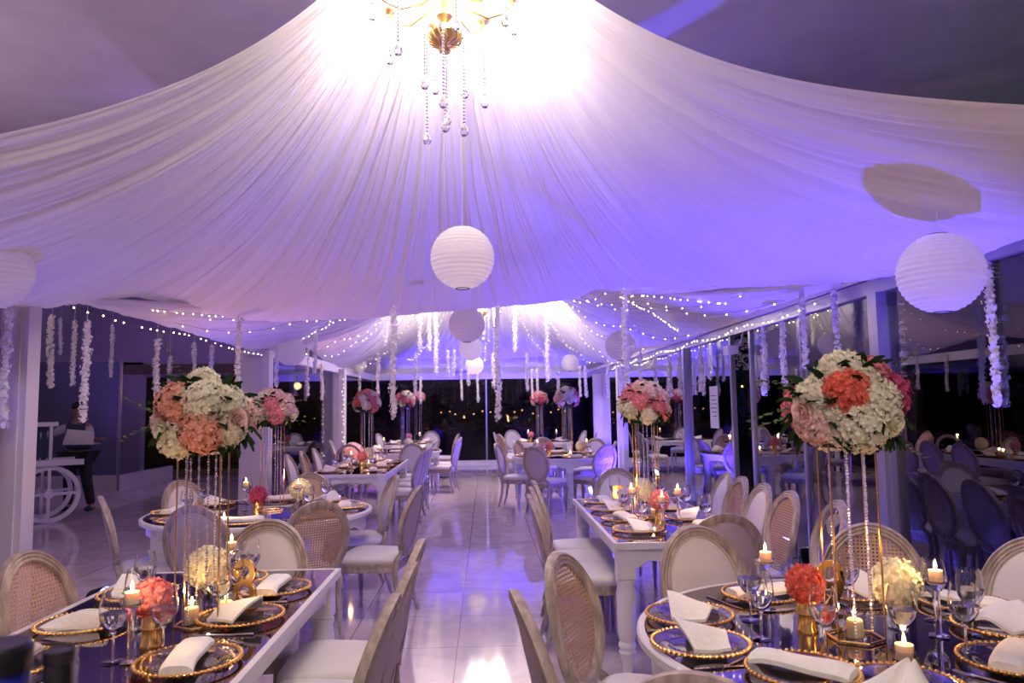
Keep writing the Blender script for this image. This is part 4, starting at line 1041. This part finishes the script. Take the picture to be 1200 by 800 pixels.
cand(PV, -1.3, 13.75, 'pillar candle at the front of the far left round table'); cand(PT, -1.9, 13.9, 'tall candle on the far left round table'); cand(PT, -1.5, 16.8, 'tall candle on the farthest left table'); cand(PT, .95, 17.1, 'tall candle left on the farthest right table'); cand(PT, 1.6, 17.1, 'tall candle right on the farthest right table')
for x, y, P in CP:
    if y < 13: lamp('candle_glow', 'POINT', (x, y, ZT+(.27 if P is PT else .10)), (1, .55, .2), 1.9, .012)
# dark vessels at the bottom left corner, close to the camera
t = thing('black_ice_bucket', 'black rimmed dark bucket cut by the bottom left corner', 'bucket', (-.545, .72, 0)); t.location = aty(-4, 800, .78)
t.location.z -= .118
b = MB(); b.lathe([(0, 0), (.026, 0), (.029, .13), (.0, .13)], 28); b.build('body', 'dark_blue_glass', t)
b = MB(); b.lathe([(0, .13), (.031, .13), (.031, .152), (.028, .156), (0, .154)], 28); b.build('rim', 'black', t)
t = thing('dark_bottle', 'dark cylinder standing next to the black rimmed bucket', 'bottle', aty(68, 800, .78)); t.location.z -= .118
b = MB(); b.lathe([(0, 0), (.0135, 0), (.0135, .146), (.0115, .150), (0, .150)], 24); b.build('body', 'black', t)
b = MB(); b.lathe([(.0138, .138), (.0145, .139), (.0145, .1505), (.0125, .1505)], 24, closed=True); b.build('rim', 'dark_metal', t)
sd = thing('side_table', 'dark side table below the frame edge carrying the dark vessels', 'table', (-.52, .78, 0))
zb = aty(-4, 800, .78).z-.118
m = MB(); m.span((-.14, -.16, zb-.02), (.2, .16, zb)); m.build('table_top', 'black', sd, flat=True)
for sx in (-.12, .18):
    for sy in (-.13, .13): m = MB(); m.tube([(sx, sy, 0), (sx, sy, zb-.02)], .012, 8); m.build('leg', 'black', sd)
# ================================================================== STRING LIGHTS
BULB = None
def string_lights(pts, label, n, mat='bulb_warm', r=.0065, group='fairy light strings', cable=True, pole=False):
    global BULB
    t = thing('fairy_light_string', label, 'string lights', pts[0], 0, group); o0 = Vector(pts[0])
    P = [Vector(p)-o0 for p in pts]
    if cable: c = MB(); c.tube(P, .0016, 4, caps=False); c.build('cable', 'cable', t)
    if pole:
        for q in (P[0], P[-1]): c = MB(); c.tube([q, (q.x, q.y, -.02-o0.z)], .02, 6); c.build('pole', 'dark_metal', t)
    key = (mat, r)
    if key not in HMESH:
        b = MB(); b.ball((0, 0, 0), r, 6, 4); o = b.build('bulb', mat); HMESH[key] = o.data; bpy.data.objects.remove(o)
    L = [0]
    for a, b in zip(P, P[1:]): L.append(L[-1]+(b-a).length)
    rnd = random.Random(n*7+len(pts))
    for k in range(n):
        s = L[-1]*(k+.5+rnd.uniform(-.3, .3))/n; i = max(j for j in range(len(L)-1) if L[j] <= s)
        q = P[i].lerp(P[i+1], (s-L[i])/max(1e-6, L[i+1]-L[i]))
        o = bpy.data.objects.new('bulb', HMESH[key]); C.objects.link(o); o.parent = t; o.location = q+Vector((rnd.uniform(-.02, .02), rnd.uniform(-.02, .02), -.014))
def canopy_line(V, K, N, uf, t0, t1, n=14, drop=.03, sag=.10):
    i = int(uf*N) % N; out = []
    for k in range(n+1):
        j = int((t0+(t1-t0)*k/n)*(K-1)); p = Vector(V[i*K+j]); s = sag*abs(math.sin(k/n*PI*3)); out.append(Vector((p.x, p.y, p.z-drop-s)))
    return out
ENDS = [(.05, 'front left hem'), (.12, 'left corner behind the nearest column'), (.19, 'left hem above the peach flowers'), (.26, 'second left column'), (.32, 'left hem beyond the second column'), (.38, 'third left column'),
        (.44, 'left back corner'), (.50, 'left half of the back hem'), (.56, 'right half of the back hem'), (.61, 'far right corner column'), (.66, 'third right post'), (.71, 'far right glass'), (.77, 'slim right post'), (.83, 'open doorway'),
        (.88, 'nearest right post'), (.95, 'front right hem')]
for k, (uf, wh) in enumerate(ENDS):
    string_lights(canopy_line(V2, K2, N2, uf, .12, .97), f'fairy lights on the far canopy to the {wh}', 20)
hemL = [Vector((-3.0, 5.4, 2.33)), Vector((-2.95, 6.5, 2.28)), Vector((-3.0, 7.6, 2.33)), Vector((-2.95, 8.8, 2.27)), Vector((-3.0, 10.1, 2.30))]
hemR = [Vector((2.66, 5.8+k*.9, 2.36-.05*(k % 2))) for k in range(12)]
string_lights(hemL, 'fairy light string along the left hem of the far canopy', 26); string_lights(hemR, 'fairy light string along the beam of the right glass wall', 60)
def hung(pts, drop=.0): return [Vector((x, y, ceil_z(x, y, 2.5)-(.0 if k in (0, len(pts)-1) else .06+drop))) for k, (x, y) in enumerate(pts)]
string_lights(hung([(-2.6, 10.4), (-2.1, 9.9), (-1.6, 9.5), (-1.1, 9.1), (-.6, 8.8)]), 'loose fairy light string hanging across the left of the far bay', 26)
string_lights(hung([(-2.9, 6.4), (-2.6, 7.3), (-2.2, 8.0), (-1.2, 8.6), (-.7, 9.0)]), 'loose fairy light string, lower of two at the left of the far bay', 34)
string_lights(hung([(2.5, 9.5), (2.2, 9.0), (1.8, 8.6), (1.5, 8.2), (1.7, 7.8), (2.4, 7.2)]), 'loose fairy light string hanging across the right of the far bay', 40)
string_lights([Vector((-2.90, 15.188, 2.2-.3*k)) for k in range(7)], 'fairy light string hanging down the third left column', 22)
rnd = random.Random(3)
for q in range(5):
    x = 4.6+.12*q; pts = [Vector((x+rnd.uniform(-.2, .2), 7.25+.14*q, 2.7-.19*k)) for k in range(11)]
    string_lights(pts, f'{["nearest", "second nearest", "middle", "second farthest", "farthest"][q]} strand of yellow lights in the garden palm', 40, 'bulb_amber', .010, 'garden light strings')
string_lights([Vector((-1.6+.33*k, 24, 1.35+.12*math.sin(k*1.7))) for k in range(14)], 'warm garden lights beyond the far glass wall', 16, 'bulb_amber', .022, 'garden light strings', pole=True)
string_lights([Vector((3.2+.5*k, 14-.3*k, 1.9+.1*math.sin(k*2))) for k in range(6)], 'small warm garden lights seen through the right glass', 12, 'bulb_amber', .016, 'garden light strings', pole=True)
# ================================================================== GARDEN
def bush(x, y, R, H, label, seed, n=900, trunk=True, mat='leaf_night', cat='tree'):
    t = thing('garden_tree', label, cat, (x, y, -.02), 0, 'garden trees'); rnd = random.Random(seed); mb = MB()
    for k in range(n):
        a = rnd.uniform(0, 2*PI); e = math.asin(rnd.uniform(-1, 1)); r = R*rnd.uniform(.6, 1)*(1+.25*math.sin(a*5+e*4))
        p = Vector((r*math.cos(a)*math.cos(e), r*math.sin(a)*math.cos(e), H*.6+H*.42*math.sin(e)))
        leafblade(mb, p, (rnd.uniform(-1, 1), rnd.uniform(-1, 1), rnd.uniform(-.8, .5)), .22, .05, rnd)
    mb.build('crown', mat, t)
    m = MB(); m.tube([(0, 0, 0), (.05, 0, H*.4), (0, .05, H*.7)], [.09, .07, .03], 8); m.build('trunk', 'bark', t)
for k, (x, y, R, H) in enumerate([(-4.6, 25.6, .95, 2.6), (-2.2, 26.2, .95, 3.0), (.2, 26.0, .95, 2.7), (2.6, 25.8, .95, 3.1), (5.0, 25.5, .95, 3.0)]):
    bush(x, y, R, H, f'dark garden bush beyond the far glass, {["leftmost", "second from the left", "middle", "second from the right", "rightmost"][k]}', k)
bush(4.85, 7.7, .75, 3.0, 'dark palm-like tree wound with yellow lights outside the right glass', 11, 1300)
bush(5.0, 14.0, 1.2, 3.0, 'dark tree outside the doorway of the right wall', 12)
bush(-5.4, 19.6, .6, 1.9, 'potted tree in the opening of the side room', 13, 500, mat='leaf')
bush(-6.7, 18.6, .45, 2.3, 'slender leafy plant at the left of the side room opening', 14, 350, mat='leaf')
lamp('garden_spot', 'POINT', (6.2, 7.4, .6), (.6, 1, .5), 12, .1)
lamp('garden_spot', 'POINT', (-5.2, 20.8, 2.2), (1, .7, .25), 22, .1)
# notice, exit sign, camera box, frames
t = thing('paper_notice', 'white paper notice taped to the right glass', 'notice', (XR-.008, 9.05, 1.52)); m = MB(); m.span((-.003, -.16, -.27), (0, .16, .24)); m.build('sheet', 'sign_paper', t, flat=True)
m = MB()
for k in range(6): m.span((-.0045, -.11, .12-k*.05), (-.003, .11-.03*(k % 3), .13-k*.05))
m.build('print_lines', 'sign_ink', t, flat=True)
t = thing('loudspeaker', 'small white loudspeaker mounted at the top of the open doorway', 'loudspeaker', (XR-.1, 7.95, 2.12)); m = MB(); m.loft([[(-.10, -.10, -.05), (-.10, .10, -.05), (-.10, .08, .05), (-.10, -.08, .05)], [(.02, -.07, -.04), (.02, .07, -.04), (.02, .06, .05), (.02, -.06, .05)]]); m.build('case', 'white_paint', t, flat=True)
m = MB(); m.tube([(.02, 0, 0), (.08, 0, .1), (.1, 0, .2)], .012, 6); m.build('bracket', 'aluminium', t)
for x, y, lab in ((XR+.42, 8.35, 'tall thin metal stand just outside the doorway, left one'), (XR+.42, 7.75, 'tall thin metal stand just outside the doorway, right one')):
    t = thing('metal_stand', lab, 'stand', (x, y, -.02), 0, 'metal stands outside the doorway'); m = MB()
    for sx in (-.09, .09):
        for sy in (-.09, .09): m.tube([(sx, sy, 0), (sx, sy, 1.42)], .010, 6)
    m.build('posts', 'aluminium', t)
    for z in (.9, 1.25): m = MB(); m.tube([(-.09, -.09, z), (.09, -.09, z), (.09, .09, z), (-.09, .09, z)], .008, 6, closed=True); m.build('rail', 'aluminium', t)
m = MB(); m.span((2.0, 4.55, 0), (2.7, 6.9, .012)); o = m.build('floor_rug', 'rug', None, True); tag(o, 'dark purple floor mat along the foot of the right glass', 'mat')
bpy.data.objects.remove(o)
# ================================================================== CART AND WAITER
cx0 = aty(66, 576, 10.9)
cart = thing('dessert_cart', 'white dessert cart with large spoked wheels in the side room', 'cart', (-6.22, 10.9, 0), math.radians(38))
def wheel(y, name='wheel'):
    w = MB(); R = .40
    vs = []; fs = []; n = 48
    for i in range(n):
        a = 2*PI*i/n
        for (r, dy) in ((R, -.02), (R, .02), (R-.06, .02), (R-.06, -.02)): vs.append((r*math.cos(a), y+dy, R+r*math.sin(a)))
    for i in range(n):
        for j in range(4): fs.append((i*4+j, i*4+(j+1) % 4, ((i+1) % n)*4+(j+1) % 4, ((i+1) % n)*4+j))
    w.add(vs, fs)
    w.box((0, y, R), (.70, .03, .04)); w.box((0, y, R), (.04, .03, .70))
    M = Matrix.Translation((0, y, R)) @ Matrix.Rotation(PI/2, 4, 'X'); w.lathe([(0, -.03), (.06, -.03), (.06, .03), (0, .03)], 20, M)
    w.build(name, 'white_paint', cart, flat=True)
wheel(0); wheel(.62)
m = MB(); m.span((-1.2, -.06, .80), (.42, -.01, .88)); m.span((-1.2, .63, .80), (.42, .68, .88)); m.span((-1.2, -.01, .82), (.05, .63, .86)); m.build('deck', 'white_paint', cart, flat=True)
m = MB(); m.span((-.02, -.04, .88), (.02, 0, 1.38)); m.span((-1.2, -.04, .88), (-1.16, 0, 1.38)); m.span((-1.22, -.06, 1.36), (.08, .02, 1.42)); m.build('counter_frame', 'white_paint', cart, flat=True)
m = MB()
for k in range(14): m.span((-1.1+k*.085, .2, .88), (-1.04+k*.085, .23, 1.36))
m.build('striped_skirt', 'vest', cart, flat=True)
m = MB(); m.tube([(0, .0, .4), (0, .62, .4)], .02, 10); m.build('axle', 'white_paint', cart)
def skin_fig(verts, edges, radii, mat, name, parent, sub=2):
    me = bpy.data.meshes.new(name); me.from_pydata(verts, edges, []); o = bpy.data.objects.new(name, me); C.objects.link(o)
    o.modifiers.new('s', 'SKIN'); 
    for i, r in enumerate(radii): me.skin_vertices[0].data[i].radius = (r, r) if not isinstance(r, tuple) else r
    me.skin_vertices[0].data[0].use_root = True
    s = o.modifiers.new('b', 'SUBSURF'); s.levels = sub; s.render_levels = sub
    dg = bpy.context.evaluated_depsgraph_get(); m2 = bpy.data.meshes.new_from_object(o.evaluated_get(dg)); bpy.data.objects.remove(o)
    m2.materials.clear(); m2.materials.append(MAT[mat]); m2.polygons.foreach_set('use_smooth', [True]*len(m2.polygons))
    q = bpy.data.objects.new(name, m2); C.objects.link(q)
    if parent: q.parent = parent
    return q
pp = aty(90, 590, 12.2)
per = thing('person', 'person in a dark vest behind the white cart holding an open white box', 'person', (pp.x, 12.2, 0))
# body, facing the camera and turned a little to the right of the photo
V = [(0, 0, .90), (0, 0, 1.05), (0, -.02, 1.25), (0, -.03, 1.36), (0, -.05, 1.43), (0, -.07, 1.50), (0, -.08, 1.60), (0, -.075, 1.66),
     (-.17, -.03, 1.32), (-.36, -.12, 1.22), (-.52, -.28, 1.18), (-.60, -.34, 1.17),
     (.17, -.03, 1.32), (.26, -.14, 1.10), (.40, -.30, 1.12), (.47, -.36, 1.14),
     (-.10, 0, .85), (-.13, -.02, .47), (-.15, .03, .09), (-.16, -.10, .05), (.10, 0, .85), (.17, -.05, .47), (.24, -.02, .09), (.29, -.13, .05)]
E = [(0, 1), (1, 2), (2, 3), (3, 4), (4, 5), (5, 6), (6, 7), (3, 8), (8, 9), (9, 10), (10, 11), (3, 12), (12, 13), (13, 14), (14, 15), (0, 16), (16, 17), (17, 18), (18, 19), (0, 20), (20, 21), (21, 22), (22, 23)]
Rr = [(.15, .10), (.14, .10), (.16, .11), (.13, .09), .055, .065, (.078, .09), .06, .062, .048, .036, .028, .062, .048, .036, .028, .085, .060, .042, .035, .085, .060, .042, .035]
skin_fig(V, E, Rr, 'skin', 'body', per)
def hand(base, d, side, nm):
    base = Vector(base); d = Vector(d).normalized(); s = d.cross(Vector((0, 0, 1))).normalized(); vs = [base, base+d*.05]; es = [(0, 1)]; rs = [.024, (.034, .016)]
    for k in range(4):
        o = s*(k-1.5)*.020; L = (.072, .085, .080, .062)[k]; i = len(vs)
        vs += [base+d*.085+o, base+d*(.085+L*.55)+o+Vector((0, 0, -.008)), base+d*(.085+L*.9)+o+Vector((0, 0, -.025))]; es += [(1, i), (i, i+1), (i+1, i+2)]; rs += [.010, .009, .008]
    i = len(vs); vs += [base+d*.03+s*side*.035+Vector((0, 0, .005)), base+d*.07+s*side*.055+Vector((0, 0, .012))]; es += [(0, i), (i, i+1)]; rs += [.011, .009]
    return skin_fig(vs, es, rs, 'skin', nm, per, 1)
hand((-.60, -.34, 1.17), (-.6, -.4, -.1), 1, 'hand'); hand((.47, -.36, 1.14), (.8, -.4, .05), -1, 'hand')
skin_fig([(0, .0, .92), (0, .005, 1.06), (0, -.015, 1.25), (0, -.025, 1.36), (-.13, -.03, 1.34), (.13, -.03, 1.34)], [(0, 1), (1, 2), (2, 3), (3, 4), (3, 5)], [(.215, .165), (.20, .155), (.21, .155), (.15, .12), .085, .085], 'vest', 'vest', per)
for sgn, pts in ((-1, [(-.15, -.03, 1.33), (-.36, -.12, 1.22), (-.54, -.29, 1.18)]), (1, [(.15, -.03, 1.33), (.26, -.14, 1.10), (.41, -.31, 1.12)])):
    skin_fig(pts, [(0, 1), (1, 2)], [.078, .060, .046], 'shirt', 'sleeve', per)
skin_fig([(0, 0, .90), (-.10, 0, .84), (-.13, -.02, .47), (-.15, .03, .08), (.10, 0, .84), (.17, -.05, .47), (.24, -.02, .08)], [(0, 1), (1, 2), (2, 3), (0, 4), (4, 5), (5, 6)], [(.215, .165), .12, .085, .07, .12, .085, .07], 'trousers', 'trousers', per)
for x, y in ((-.16, -.03), (.25, -.06)): m = MB(); m.ball((x, y-.04, .045), (.05, .14, .045), 12, 8); m.build('shoe', 'black', per)
m = MB(); m.ball((0, -.06, 1.645), (.092, .105, .085), 14, 10); m.build('hair', 'hair', per)
fc = MB(); fc.ball((0, -.178, 1.585), (.012, .018, .020), 8, 6)
for s in (-1, 1): fc.ball((s*.085, -.08, 1.59), (.012, .02, .030), 8, 6); fc.ball((s*.03, -.162, 1.61), (.014, .008, .007), 8, 6)
fc.ball((0, -.165, 1.545), (.024, .008, .006), 8, 5); fc.build('face_features', 'skin', per)
bx = thing('open_box', 'open white box held out by the waiter in the side room', 'box', (pp.x+.22, 11.80, 1.06)); m = MB()
m.span((-.20, -.10, 0), (.26, .12, .012)); m.build('base', 'white_paint', bx, flat=True)
m = MB(); m.add([(-.20, -.10, .012), (.26, -.10, .012), (.30, -.16, .20), (-.12, -.13, .24), (-.20, -.092, .012), (.26, -.092, .012), (.30, -.152, .20), (-.12, -.122, .24)], [(0, 1, 2, 3), (7, 6, 5, 4), (0, 4, 5, 1), (3, 2, 6, 7), (1, 5, 6, 2), (0, 3, 7, 4)]); m.build('lid', 'white_paint', bx, flat=True)
